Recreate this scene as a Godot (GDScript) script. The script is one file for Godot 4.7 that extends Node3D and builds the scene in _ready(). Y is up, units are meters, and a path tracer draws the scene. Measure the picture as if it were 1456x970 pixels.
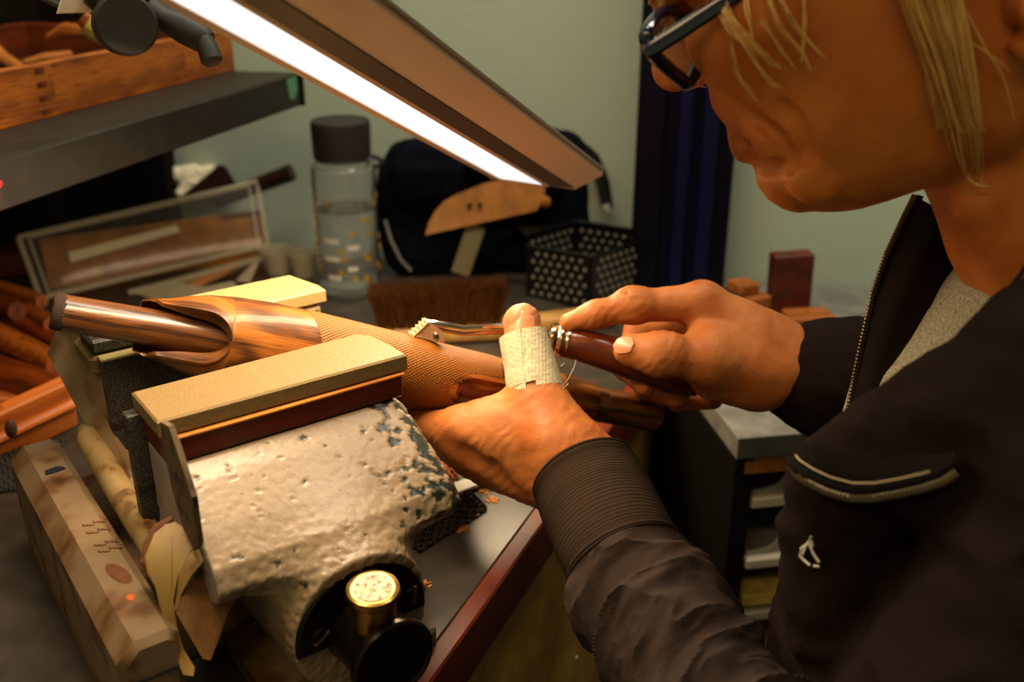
extends Node3D
# A craftswoman checkering a wooden fore-end clamped in a bench vise under a bench lamp.
# Units are metres. The bench top is at y = 0.85; the camera stands at y = 1.27 and looks down 23 degrees.

const F := 1380.0
const EYE := Vector3(0, 1.27, 0)
const BENCH := 0.85
const TILT := 0.401426
var cc := cos(TILT)
var cs := sin(TILT)
var rng := RandomNumberGenerator.new()
var tex := {}
var mats := {}


# ---------------------------------------------------------------- places
func ray(x: float, y: float) -> Vector3:
	var u := (x - 728.0) / F
	var v := (485.0 - y) / F
	return Vector3(u, v * cc - cs, -(cc + cs * v))


func at(x: float, y: float, d: float) -> Vector3:
	return EYE + ray(x, y) * d


func lvl(x: float, y: float, h: float) -> Vector3:
	var r := ray(x, y)
	return EYE + r * ((h - EYE.y) / r.y)


# the vise has axes of its own: j along its jaws, a along its screw (towards the viewer), h up from the jaw tops
const VTH := 0.628319
var VJ := Vector3(cos(VTH), 0, -sin(VTH))
var VA := Vector3(sin(VTH), 0, cos(VTH))
const VO := Vector3(-0.2196, 1.018, -0.5189)


func vp(j: float, a: float, h: float) -> Vector3:
	return VO + VJ * j + VA * a + Vector3(0, h, 0)


func vx(j: float, a: float, h: float) -> Transform3D:
	return Transform3D(Basis(VJ, Vector3.UP, VA), vp(j, a, h))


# the room and the bench are turned a little against the camera
const RTH := 0.14
func rx(p: Vector3, turn := 0.0) -> Transform3D:
	return Transform3D(Basis(Vector3.UP, -RTH + turn), p)


func frame(o: Vector3, x: Vector3, near_y: Vector3) -> Transform3D:
	var bx := x.normalized()
	var bz := bx.cross(near_y).normalized()
	return Transform3D(Basis(bx, bz.cross(bx), bz), o)


# ---------------------------------------------------------------- mesh building
class M:
	var p := PackedVector3Array()
	var uv := PackedVector2Array()
	var c := PackedColorArray()
	var col := Color.WHITE
	var crease := 0.8
	var mark := 0

	func tri(a: Vector3, b: Vector3, d: Vector3, ua := Vector2.ZERO, ub := Vector2.ZERO, ud := Vector2.ZERO) -> void:
		p.append(a); p.append(b); p.append(d)
		uv.append(ua); uv.append(ub); uv.append(ud)
		c.append(col); c.append(col); c.append(col)

	func quad(a: Vector3, b: Vector3, d: Vector3, e: Vector3, ua := Vector2.ZERO, ub := Vector2.ZERO, ud := Vector2.ZERO, ue := Vector2.ZERO) -> void:
		tri(a, b, d, ua, ub, ud)
		tri(a, d, e, ua, ud, ue)

	func close() -> void:
		var mid := Vector3.ZERO
		for i in range(mark, p.size()):
			mid += p[i]
		mid /= maxf(1.0, p.size() - mark)
		var vol := 0.0
		for i in range(mark, p.size(), 3):
			vol += (p[i] - mid).dot((p[i + 1] - mid).cross(p[i + 2] - mid))
		if vol > 0.0:
			for i in range(mark, p.size(), 3):
				var t := p[i + 1]; p[i + 1] = p[i + 2]; p[i + 2] = t
				var u := uv[i + 1]; uv[i + 1] = uv[i + 2]; uv[i + 2] = u
				var k := c[i + 1]; c[i + 1] = c[i + 2]; c[i + 2] = k
		mark = p.size()

	func box(xf: Transform3D, size: Vector3, bev := 0.001) -> M:
		var h := size / 2.0
		var b := minf(bev, minf(h.x, minf(h.y, h.z)) * 0.9)
		var q := {}
		for sx in [-1, 1]:
			for sy in [-1, 1]:
				for sz in [-1, 1]:
					q[[sx, sy, sz, 0]] = xf * Vector3(sx * h.x, sy * (h.y - b), sz * (h.z - b))
					q[[sx, sy, sz, 1]] = xf * Vector3(sx * (h.x - b), sy * h.y, sz * (h.z - b))
					q[[sx, sy, sz, 2]] = xf * Vector3(sx * (h.x - b), sy * (h.y - b), sz * h.z)
		for s in [-1, 1]:
			_q4(q[[s, -1, -1, 0]], q[[s, 1, -1, 0]], q[[s, 1, 1, 0]], q[[s, -1, 1, 0]], s < 0)
			_q4(q[[-1, s, -1, 1]], q[[-1, s, 1, 1]], q[[1, s, 1, 1]], q[[1, s, -1, 1]], s < 0)
			_q4(q[[-1, -1, s, 2]], q[[1, -1, s, 2]], q[[1, 1, s, 2]], q[[-1, 1, s, 2]], s < 0)
		if b > 0.0:
			for s in [-1, 1]:
				for t in [-1, 1]:
					_q4(q[[-1, s, t, 1]], q[[1, s, t, 1]], q[[1, s, t, 2]], q[[-1, s, t, 2]], s * t < 0)
					_q4(q[[s, -1, t, 2]], q[[s, 1, t, 2]], q[[s, 1, t, 0]], q[[s, -1, t, 0]], s * t < 0)
					_q4(q[[s, t, -1, 0]], q[[s, t, 1, 0]], q[[s, t, 1, 1]], q[[s, t, -1, 1]], s * t < 0)
					for w in [-1, 1]:
						if s * t * w > 0:
							tri(q[[s, t, w, 0]], q[[s, t, w, 2]], q[[s, t, w, 1]])
						else:
							tri(q[[s, t, w, 0]], q[[s, t, w, 1]], q[[s, t, w, 2]])
		close()
		return self

	func _q4(a: Vector3, b: Vector3, d: Vector3, e: Vector3, flip: bool) -> void:
		var u := Vector2(0, 0); var v := Vector2(1, 0); var w := Vector2(1, 1); var x := Vector2(0, 1)
		if flip:
			quad(a, b, d, e, u, v, w, x)
		else:
			quad(a, e, d, b, u, x, w, v)

	# rows of points joined into a surface
	func loft(rows: Array, closed := true, caps := true, solid := true, uvs := Vector2(1, 1)) -> M:
		var n: int = rows[0].size()
		var m := n if closed else n - 1
		var len_v := PackedFloat32Array([0.0])
		for i in range(1, rows.size()):
			len_v.append(len_v[i - 1] + ((rows[i][0] as Vector3) - (rows[i - 1][0] as Vector3)).length())
		for i in rows.size() - 1:
			var r0: PackedVector3Array = rows[i]
			var r1: PackedVector3Array = rows[i + 1]
			for k in m:
				var k2 := (k + 1) % n
				var u0 := uvs.x * k / m
				var u1 := uvs.x * (k + 1) / m
				quad(r0[k], r0[k2], r1[k2], r1[k], Vector2(u0, uvs.y * len_v[i]), Vector2(u1, uvs.y * len_v[i]), Vector2(u1, uvs.y * len_v[i + 1]), Vector2(u0, uvs.y * len_v[i + 1]))
		if caps and closed:
			for e in [0, rows.size() - 1]:
				var r: PackedVector3Array = rows[e]
				var mid := Vector3.ZERO
				for q in r:
					mid += q
				mid /= n
				for k in n:
					var ua := Vector2(0.5 + 0.5 * cos(TAU * k / n), 0.5 + 0.5 * sin(TAU * k / n)) * 0.02
					if e == 0:
						tri(mid, r[(k + 1) % n], r[k], Vector2(0.01, 0.01), ua, ua)
					else:
						tri(mid, r[k], r[(k + 1) % n], Vector2(0.01, 0.01), ua, ua)
		if solid:
			close()
		mark = p.size()
		return self

	func tube(pts: Array, radii, n := 12, caps := true, flat := 1.0, up := Vector3(0.02, 1, 0.03), uvs := Vector2(1, 1)) -> M:
		var rows := []
		for i in pts.size():
			var d: Vector3 = (pts[mini(i + 1, pts.size() - 1)] as Vector3) - (pts[maxi(i - 1, 0)] as Vector3)
			d = d.normalized()
			var x := d.cross(up).normalized()
			var y := x.cross(d)
			var r: float = radii[i] if radii is Array or radii is PackedFloat32Array else radii
			var row := PackedVector3Array()
			for k in n:
				var t := TAU * k / n
				row.append((pts[i] as Vector3) + (x * cos(t) + y * sin(t) * flat) * r)
			rows.append(row)
		return loft(rows, true, caps, true, uvs)

	func lathe(xf: Transform3D, prof: Array, n := 32, uvs := Vector2(1, 1)) -> M:   # prof: Vector2(radius, height along y)
		var rows := []
		for q in prof:
			var row := PackedVector3Array()
			for k in n:
				var t := TAU * k / n
				row.append(xf * Vector3(maxf(q.x, 0.00002) * cos(t), q.y, maxf(q.x, 0.00002) * sin(t)))
			rows.append(row)
		return loft(rows, true, true, true, uvs)

	func prism(xf: Transform3D, poly: PackedVector2Array, depth: float, bev := 0.0) -> M:   # poly in x, y; depth along z
		var inner := poly
		if bev > 0.0:
			var off := Geometry2D.offset_polygon(poly, -bev, Geometry2D.JOIN_MITER)
			if off.size() == 1 and off[0].size() == poly.size():
				inner = off[0]
				var best := 0
				for k in inner.size():
					if inner[k].distance_to(poly[0]) < inner[best].distance_to(poly[0]):
						best = k
				var turned := PackedVector2Array()
				for k in inner.size():
					turned.append(inner[(best + k) % inner.size()])
				if Geometry2D.is_polygon_clockwise(turned) != Geometry2D.is_polygon_clockwise(poly):
					turned.reverse()
				inner = turned
			else:
				bev = 0.0
		var n := poly.size()
		var layers := [[inner, 0.0], [poly, bev], [poly, depth - bev], [inner, depth]] if bev > 0.0 else [[poly, 0.0], [poly, depth]]
		for i in layers.size() - 1:
			for k in n:
				var k2 := (k + 1) % n
				var a: Vector2 = layers[i][0][k]; var b: Vector2 = layers[i][0][k2]
				var d: Vector2 = layers[i + 1][0][k2]; var e: Vector2 = layers[i + 1][0][k]
				quad(xf * Vector3(a.x, a.y, layers[i][1]), xf * Vector3(b.x, b.y, layers[i][1]), xf * Vector3(d.x, d.y, layers[i + 1][1]), xf * Vector3(e.x, e.y, layers[i + 1][1]))
		var idx := Geometry2D.triangulate_polygon(inner)
		# sides run a -> b -> up; the caps must follow the same sense
		var cw := Geometry2D.is_polygon_clockwise(poly)
		for t in range(0, idx.size(), 3):
			var a := inner[idx[t]]; var b := inner[idx[t + 1]]; var d := inner[idx[t + 2]]
			var tcw := (b - a).cross(d - a) < 0.0
			if tcw != (not cw):   # bottom cap runs against the outline
				var s := b; b = d; d = s
			tri(xf * Vector3(a.x, a.y, 0), xf * Vector3(b.x, b.y, 0), xf * Vector3(d.x, d.y, 0), a, b, d)
			tri(xf * Vector3(a.x, a.y, depth), xf * Vector3(d.x, d.y, depth), xf * Vector3(b.x, b.y, depth), a, d, b)
		close()
		return self

	func ball(xf: Transform3D, n := 16) -> M:
		var prof := []
		for i in n + 1:
			prof.append(Vector2(sin(PI * i / n), -cos(PI * i / n)))
		return lathe(xf, prof, n * 2)

	func done() -> ArrayMesh:
		# normals: faces that meet at a flat angle share theirs, creases stay sharp
		var nt := p.size() / 3
		var fn := PackedVector3Array()
		fn.resize(nt)
		var here := {}
		var vid := PackedInt32Array()
		vid.resize(p.size())
		var lists := []
		for t in nt:
			fn[t] = -(p[t * 3 + 1] - p[t * 3]).cross(p[t * 3 + 2] - p[t * 3])
			for k in 3:
				var q := p[t * 3 + k]
				var key := Vector3i((q * 50000.0).round())
				var id: int = here.get(key, -1)
				if id < 0:
					id = lists.size()
					here[key] = id
					lists.append(PackedInt32Array())
				lists[id].append(t)
				vid[t * 3 + k] = id
		var nn := PackedVector3Array()
		nn.resize(p.size())
		var un := PackedVector3Array()
		un.resize(nt)
		for t in nt:
			un[t] = fn[t].normalized()
		for i in p.size():
			var s := Vector3.ZERO
			var own := un[i / 3]
			for t in lists[vid[i]]:
				if un[t].dot(own) > crease:
					s += fn[t]
			nn[i] = s.normalized() if s.length_squared() > 0.0 else own
		var a := []
		a.resize(Mesh.ARRAY_MAX)
		a[Mesh.ARRAY_VERTEX] = p
		a[Mesh.ARRAY_NORMAL] = nn
		a[Mesh.ARRAY_TEX_UV] = uv
		a[Mesh.ARRAY_COLOR] = c
		var am := ArrayMesh.new()
		am.add_surface_from_arrays(Mesh.PRIMITIVE_TRIANGLES, a)
		return am


# a distance field of tapered capsules (some pressed flat) that melt into each other, meshed as surface nets
class Blob:
	var a := PackedVector3Array()
	var b := PackedVector3Array()
	var ra := PackedFloat32Array()
	var rb := PackedFloat32Array()
	var k := PackedFloat32Array()
	var fl := PackedVector3Array()   # direction pressed flat, times (press - 1)
	var cut := PackedByteArray()
	var act := PackedInt32Array()
	var more: Callable               # another field, joined in by more_k
	var more_k := 0.01
	var slack := 1.35

	func add(pa: Vector3, pb: Vector3, r0: float, r1: float, kk := 0.006, flat := Vector3.ZERO, minus := false) -> Blob:
		a.append(pa); b.append(pb); ra.append(r0); rb.append(r1); k.append(kk); fl.append(flat); cut.append(1 if minus else 0)
		return self

	func chain(pts: Array, radii: Array, kk := 0.006, flat := Vector3.ZERO) -> Blob:
		for i in pts.size() - 1:
			add(pts[i], pts[i + 1], radii[i], radii[i + 1], kk, flat)
		return self

	func bone(i: int, p: Vector3) -> float:
		var pa := p - a[i]
		var ba := b[i] - a[i]
		var press := fl[i]
		if press != Vector3.ZERO:
			var n := press.normalized()
			pa += n * n.dot(pa) * press.length()
			ba += n * n.dot(ba) * press.length()
		var h := clampf(pa.dot(ba) / maxf(ba.length_squared(), 1e-9), 0.0, 1.0)
		return (pa - ba * h).length() - lerpf(ra[i], rb[i], h)

	func focus(p: Vector3, r: float) -> void:
		act.clear()
		var ds := PackedFloat32Array()
		var least := 1e9
		for i in a.size():
			var d := bone(i, p)
			ds.append(d)
			if not cut[i]:
				least = minf(least, d)
		for i in a.size():
			if ds[i] < (r * 1.4 + k[i] if cut[i] else least + 2.9 * r + k[i]):
				act.append(i)

	func f(p: Vector3) -> float:
		var d := 1e3
		if more:
			d = more.call(p)
		for i in act:
			var e := bone(i, p)
			var q := k[i]
			if cut[i]:
				e = -e
				var h := maxf(q - absf(d - e), 0.0) / q
				d = maxf(d, e) + h * h * q * 0.25
			else:
				var h := maxf(q - absf(d - e), 0.0) / q
				d = minf(d, e) - h * h * q * 0.25
		return d

	func bounds(pad: float) -> AABB:
		var box := AABB(a[0], Vector3.ZERO)
		for i in a.size():
			if not cut[i]:
				box = box.merge(AABB(a[i] - Vector3.ONE * ra[i], Vector3.ONE * ra[i] * 2.0))
				box = box.merge(AABB(b[i] - Vector3.ONE * rb[i], Vector3.ONE * rb[i] * 2.0))
		return box.grow(pad)

	# returns [vertices, normals, indices]
	func net(cell: float, box: AABB) -> Array:
		var nx := (int(box.size.x / cell) / 4 + 1) * 4
		var ny := (int(box.size.y / cell) / 4 + 1) * 4
		var nz := (int(box.size.z / cell) / 4 + 1) * 4
		var v := PackedFloat32Array()
		v.resize(nx * ny * nz)
		v.fill(1.0)
		var reach := cell * 3.0
		var live := PackedInt32Array()
		for bz in range(0, nz, 4):
			for by in range(0, ny, 4):
				for bx in range(0, nx, 4):
					var mid := box.position + Vector3(bx + 1.5, by + 1.5, bz + 1.5) * cell
					focus(mid, reach)
					var e := f(mid)
					if absf(e) > reach * slack:
						if e < 0.0:
							for z in 4:
								for y in 4:
									for x in 4:
										v[bx + x + nx * (by + y + ny * (bz + z))] = -1.0
						continue
					live.append(bx + nx * (by + ny * bz))
					for z in 4:
						for y in 4:
							for x in 4:
								v[bx + x + nx * (by + y + ny * (bz + z))] = f(box.position + Vector3(bx + x, by + y, bz + z) * cell)
		var id := PackedInt32Array()
		id.resize(v.size())
		id.fill(-1)
		var vs := PackedVector3Array()
		var cells := PackedInt32Array()
		var off := PackedInt32Array([0, 1, nx, nx + 1, nx * ny, nx * ny + 1, nx * ny + nx, nx * ny + nx + 1])
		for start in live:
			var sx := start % nx
			var sy := (start / nx) % ny
			var sz := start / (nx * ny)
			for z in range(-1, 4):
				for y in range(-1, 4):
					for x in range(-1, 4):
						var cx := sx + x; var cy := sy + y; var cz := sz + z
						if cx < 0 or cy < 0 or cz < 0 or cx >= nx - 1 or cy >= ny - 1 or cz >= nz - 1:
							continue
						var i := cx + nx * (cy + ny * cz)
						if id[i] != -1:
							continue
						var mask := 0
						for q in 8:
							if v[i + off[q]] < 0.0:
								mask |= 1 << q
						if mask == 0 or mask == 255:
							continue
						var s := Vector3.ZERO
						var n := 0
						for q in 8:
							for ax in 3:
								var r := q | (1 << ax)
								if r == q:
									continue
								var d0 := v[i + off[q]]
								var d1 := v[i + off[r]]
								if (d0 < 0.0) == (d1 < 0.0):
									continue
								var t := d0 / (d0 - d1)
								var w := Vector3(q & 1, (q >> 1) & 1, (q >> 2) & 1)
								w[ax] = t
								s += w
								n += 1
						id[i] = vs.size()
						cells.append(i)
						vs.append(box.position + (Vector3(cx, cy, cz) + s / n) * cell)
		var ix := PackedInt32Array()
		var ns := PackedVector3Array()
		ns.resize(vs.size())
		var st := [1, nx, nx * ny]
		for i in cells:
			for ax in 3:
				var inside := v[i] < 0.0
				if inside == (v[i + st[ax]] < 0.0):
					continue
				var u: int = st[(ax + 1) % 3]
				var w: int = st[(ax + 2) % 3]
				if i - u - w < 0:
					continue
				var q0 := id[i]; var q1 := id[i - u]; var q2 := id[i - u - w]; var q3 := id[i - w]
				if q1 < 0 or q2 < 0 or q3 < 0:
					continue
				if not inside:
					var tt := q1; q1 = q3; q3 = tt
				ix.append_array(PackedInt32Array([q0, q1, q2, q0, q2, q3]))
				var nn := -((vs[q1] - vs[q0]).cross(vs[q2] - vs[q0]) + (vs[q2] - vs[q0]).cross(vs[q3] - vs[q0]))
				ns[q0] += nn; ns[q1] += nn; ns[q2] += nn; ns[q3] += nn
		for i in ns.size():
			ns[i] = ns[i].normalized()
		# all quads must face outwards (clockwise)
		var vol := 0.0
		for t in range(0, ix.size(), 3):
			vol += (vs[ix[t]] - vs[0]).dot((vs[ix[t + 1]] - vs[0]).cross(vs[ix[t + 2]] - vs[0]))
		if vol > 0.0:
			for t in range(0, ix.size(), 3):
				var tt := ix[t + 1]; ix[t + 1] = ix[t + 2]; ix[t + 2] = tt
			for i in ns.size():
				ns[i] = -ns[i]
		return [vs, ns, ix]


func net_mesh(parts: Array, paint = null, shift = null) -> ArrayMesh:
	var vs := PackedVector3Array()
	var ns := PackedVector3Array()
	var ix := PackedInt32Array()
	for q in parts:
		var base := vs.size()
		vs.append_array(q[0])
		ns.append_array(q[1])
		for i in q[2]:
			ix.append(i + base)
	if shift:
		for i in vs.size():
			vs[i] += ns[i] * float(shift.call(vs[i], ns[i]))
		ns.fill(Vector3.ZERO)
		for t in range(0, ix.size(), 3):
			var nn := -(vs[ix[t + 1]] - vs[ix[t]]).cross(vs[ix[t + 2]] - vs[ix[t]])
			for e in 3:
				ns[ix[t + e]] += nn
		for i in ns.size():
			ns[i] = ns[i].normalized()
	var a := []
	a.resize(Mesh.ARRAY_MAX)
	a[Mesh.ARRAY_VERTEX] = vs
	a[Mesh.ARRAY_NORMAL] = ns
	a[Mesh.ARRAY_INDEX] = ix
	if paint:
		var cols := PackedColorArray()
		for i in vs.size():
			cols.append(paint.call(vs[i], ns[i]))
		a[Mesh.ARRAY_COLOR] = cols
	var am := ArrayMesh.new()
	am.add_surface_from_arrays(Mesh.PRIMITIVE_TRIANGLES, a)
	return am


func blob_mesh(bl: Blob, cell: float, paint = null, shift = null) -> ArrayMesh:
	return net_mesh([bl.net(cell, bl.bounds(cell * 4.0))], paint, shift)


# ---------------------------------------------------------------- nodes
func thing(called: String, label: String, category: String, base := Vector3.ZERO, group := "") -> Node3D:
	var o := Node3D.new()
	return tag(o, called, label, category, base, group)


func tag(o: Node3D, called: String, label: String, category: String, base := Vector3.ZERO, group := "") -> Node3D:
	o.name = numbered(called)
	o.position = base
	o.set_meta("label", label)
	o.set_meta("category", category)
	if group:
		o.set_meta("group", group)
	add_child(o, true)
	return o


var used := {}
func numbered(called: String) -> String:
	var n: int = used.get(called, 0)
	used[called] = n + 1
	return called if n == 0 else "%s_%03d" % [called, n]


# a part whose mesh is in world places (or in the frame xf)
func part(o: Node3D, called: String, mesh: Mesh, m: Material, xf := Transform3D(), label := "") -> MeshInstance3D:
	var q := MeshInstance3D.new()
	var n := 0
	q.name = called
	while o.has_node(NodePath(q.name)):
		n += 1
		q.name = "%s_%03d" % [called, n]
	q.mesh = mesh
	q.material_override = m
	q.transform = world_of(o).affine_inverse() * xf
	if label:
		q.set_meta("label", label)
	o.add_child(q, true)
	return q


func world_of(o: Node3D) -> Transform3D:
	var t := o.transform
	var up := o.get_parent()
	while up is Node3D and up != self:
		t = (up as Node3D).transform * t
		up = up.get_parent()
	return t


# a thing that is one mesh, in the frame xf
func single(called: String, label: String, category: String, mesh: Mesh, m: Material, xf := Transform3D(), group := "") -> MeshInstance3D:
	var q := MeshInstance3D.new()
	q.mesh = mesh
	q.material_override = m
	tag(q, called, label, category, Vector3.ZERO, group)
	q.transform = xf
	return q


func setting(called: String, mesh: Mesh, m: Material, xf := Transform3D()) -> MeshInstance3D:
	var q := MeshInstance3D.new()
	q.name = called
	q.mesh = mesh
	q.material_override = m
	q.transform = xf
	q.set_meta("kind", "structure")
	add_child(q, true)
	return q


# a thing moved so that its root stands at base while its parts stay where they were built
func rebase(o: Node3D, base: Vector3) -> void:
	var d := base - o.position
	o.position = base
	for q in o.get_children():
		(q as Node3D).position -= d


# ---------------------------------------------------------------- materials
func noise(kind: int, freq: float, size := 256, octaves := 4, seed_ := 1, ramp: Gradient = null, cell := -1) -> NoiseTexture2D:
	var n := FastNoiseLite.new()
	n.noise_type = kind
	n.frequency = freq
	n.fractal_octaves = octaves
	n.fractal_type = FastNoiseLite.FRACTAL_FBM if octaves > 1 else FastNoiseLite.FRACTAL_NONE
	n.seed = seed_
	if cell >= 0:
		n.cellular_return_type = cell
	var t := NoiseTexture2D.new()
	t.width = size
	t.height = size
	t.seamless = true
	t.noise = n
	if ramp:
		t.color_ramp = ramp
	return t


func ramp(stops: Array) -> Gradient:
	var g := Gradient.new()
	g.offsets = PackedFloat32Array(stops.map(func(s): return s[0]))
	g.colors = PackedColorArray(stops.map(func(s): return s[1]))
	return g


func mat(color: Color, rough: float, o := {}) -> StandardMaterial3D:
	var m := StandardMaterial3D.new()
	m.albedo_color = color
	m.roughness = rough
	m.metallic = o.get("metal", 0.0)
	m.metallic_specular = o.get("spec", 0.5)
	if o.has("tex"):
		m.albedo_texture = o.tex
	if o.has("bump"):
		m.heightmap_enabled = true
		m.heightmap_texture = o.bump
		m.heightmap_scale = o.get("bs", 0.05)
	if o.has("rtex"):
		m.roughness_texture = o.rtex
	if o.has("tri"):
		m.uv1_triplanar = true
		m.uv1_scale = o.tri if o.tri is Vector3 else Vector3.ONE * float(o.tri)
	elif o.has("uvs"):
		m.uv1_scale = o.uvs
	if o.get("vc", false):
		m.vertex_color_use_as_albedo = true
	if o.has("coat"):
		m.clearcoat_enabled = true
		m.clearcoat = o.coat
		m.clearcoat_roughness = o.get("coat_r", 0.2)
	if o.has("rim"):
		m.rim_enabled = true
		m.rim = o.rim
		m.rim_tint = 0.6
	if o.has("sss"):
		m.subsurf_scatter_enabled = true
		m.subsurf_scatter_strength = o.sss
	if o.has("back"):
		m.backlight_enabled = true
		m.backlight = o.back
	return m


func hexc(s: String) -> Color:
	return Color.html(s)


# wood: long streaks along v, rings wavering across u; the picture joins up across u
func wood(size: Vector2i, base: Color, dark: Color, streak: float, figure: float, seed_: int, pores := 0.25, flat := false) -> ImageTexture:
	var n1 := FastNoiseLite.new(); n1.seed = seed_; n1.frequency = 0.005; n1.fractal_octaves = 3
	var n2 := FastNoiseLite.new(); n2.seed = seed_ + 7; n2.frequency = 0.3; n2.fractal_octaves = 2
	var im := Image.create(size.x, size.y, false, Image.FORMAT_RGB8)
	var r := size.x / TAU
	for x in size.x:
		var cx := cos(TAU * x / size.x) * r
		var sx := sin(TAU * x / size.x) * r
		for y in size.y:
			var warp := n1.get_noise_3d(cx * 1.3, sx * 1.3, y * 0.6) * figure
			var s := sin((float(x) / size.x * streak + warp) * TAU)
			s = pow(0.5 + 0.5 * s, 2.0)
			var fib := n2.get_noise_3d(cx * 1.2, sx * 1.2, y * 0.035)
			var t := clampf(s * 0.7 + fib * 0.4 + 0.08, 0.0, 1.0)
			var q := base.lerp(dark, t)
			if fib > 0.42:
				q = q.darkened(pores)
			im.set_pixel(x, y, q)
	if flat:
		im.rotate_90(CLOCKWISE)
	return ImageTexture.create_from_image(im)


# little pyramids between two crossing sets of grooves
func diamonds() -> ImageTexture:
	var n := 128
	var im := Image.create(n, n, false, Image.FORMAT_L8)
	var tone := Image.create(n, n, false, Image.FORMAT_RGB8)
	for y in n:
		for x in n:
			var a := absf(fposmod(float(x + y) / n * 8.0, 1.0) - 0.5) * 2.0
			var b := absf(fposmod(float(x - y) / n * 8.0, 1.0) - 0.5) * 2.0
			var h := (1.0 - a) * (1.0 - b)
			h = sqrt(h)
			im.set_pixel(x, y, Color(h, h, h))
			var k := 0.35 + 0.65 * clampf(h * 1.6, 0.0, 1.0)
			tone.set_pixel(x, y, Color(k, k * 0.97, k * 0.93))
	tex.diamond_tone = ImageTexture.create_from_image(tone)
	return ImageTexture.create_from_image(im)


func weave(n: int, threads: int) -> ImageTexture:
	var im := Image.create(n, n, false, Image.FORMAT_L8)
	for y in n:
		for x in n:
			var u := float(x) / n * threads
			var v := float(y) / n * threads
			var a := absf(sin(PI * u))
			var b := absf(sin(PI * v))
			var over := (int(u) + int(v)) % 2 == 0
			var h := a * 0.9 + 0.1 if over else b * 0.7
			im.set_pixel(x, y, Color(h, h, h))
	return ImageTexture.create_from_image(im)


# ---------------------------------------------------------------- scene
func _ready() -> void:
	rng.seed = 11
	# camera
	var cam := Camera3D.new()
	cam.name = "camera"
	cam.fov = rad_to_deg(2.0 * atan(485.0 / F))
	cam.near = 0.02
	cam.far = 30.0
	cam.position = EYE
	cam.rotation.x = -TILT
	var lens := CameraAttributesPhysical.new()
	lens.frustum_focal_length = 35.0
	lens.frustum_focus_distance = 0.63
	lens.exposure_aperture = 5.0
	cam.attributes = lens
	add_child(cam)
	cam.current = true
	# surroundings: a closed room, so the background is black
	var e := Environment.new()
	e.background_mode = Environment.BG_COLOR
	e.background_color = Color.BLACK
	e.tonemap_mode = Environment.TONE_MAPPER_LINEAR
	e.tonemap_exposure = 1.0
	e.sdfgi_enabled = true
	e.ssao_enabled = true
	e.ssil_enabled = true
	var we := WorldEnvironment.new()
	we.name = "surroundings"
	we.environment = e
	add_child(we)
	# the bench lamp's light
	var lt := lamp_frame()
	var key := AreaLight3D.new()
	key.name = "bench_lamp_glow"
	key.area_size = Vector2(0.043, 0.62)
	key.light_energy = KEY
	key.light_color = Color(1.0, 0.87, 0.69)
	key.shadow_enabled = true
	key.area_range = 6.0
	key.transform = Transform3D(Basis(lt.basis.x, -lt.basis.z, lt.basis.y), lt * Vector3(0.0315, -0.006, 0.31))
	add_child(key)
	# unseen ceiling lights: room ambient over the bench, an added fill behind the viewer
	for k in 2:
		var top := AreaLight3D.new()
		top.name = "ceiling_light_glow" if k == 0 else "rear_ceiling_light_glow"
		top.area_size = Vector2(1.2, 0.3)
		top.light_energy = [TOP, REAR][k]
		top.light_color = [Color(1.0, 0.95, 0.86), Color(1.0, 0.84, 0.62)][k]
		top.shadow_enabled = true
		top.area_range = 8.0
		top.transform = Transform3D(Basis(Vector3.RIGHT, -PI / 2), CEIL[k] + Vector3(0, -0.03, 0))
		add_child(top)

	make_materials()
	room()
	bench()
	drawer_cabinet()
	shelf()
	lamp(lt)
	vise()
	workpiece()
	bench_things()
	person()


const KEY := 0.46
const TOP := 1.95
const REAR := 0.9  # added fill for the face, from an unseen rear ceiling light
const CEIL := [Vector3(0.15, 2.47, -0.75), Vector3(-0.5, 2.47, 0.75)]
const WTH := 0.22
const STH := 0.285


func lamp_frame() -> Transform3D:   # origin at the far left rim, x across the lit face, y up from it, z back towards the viewer
	var p0 := at(699, 258, 0.916)
	var back := at(216, 0, 0.483) - p0
	return _lamp_basis(p0, back, at(772, 269, 0.8954) - p0)


func _lamp_basis(p0: Vector3, back: Vector3, across: Vector3) -> Transform3D:
	var z := back.normalized()
	var x := (across - z * z.dot(across)).normalized()
	return Transform3D(Basis(x, z.cross(x), z), p0)


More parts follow.
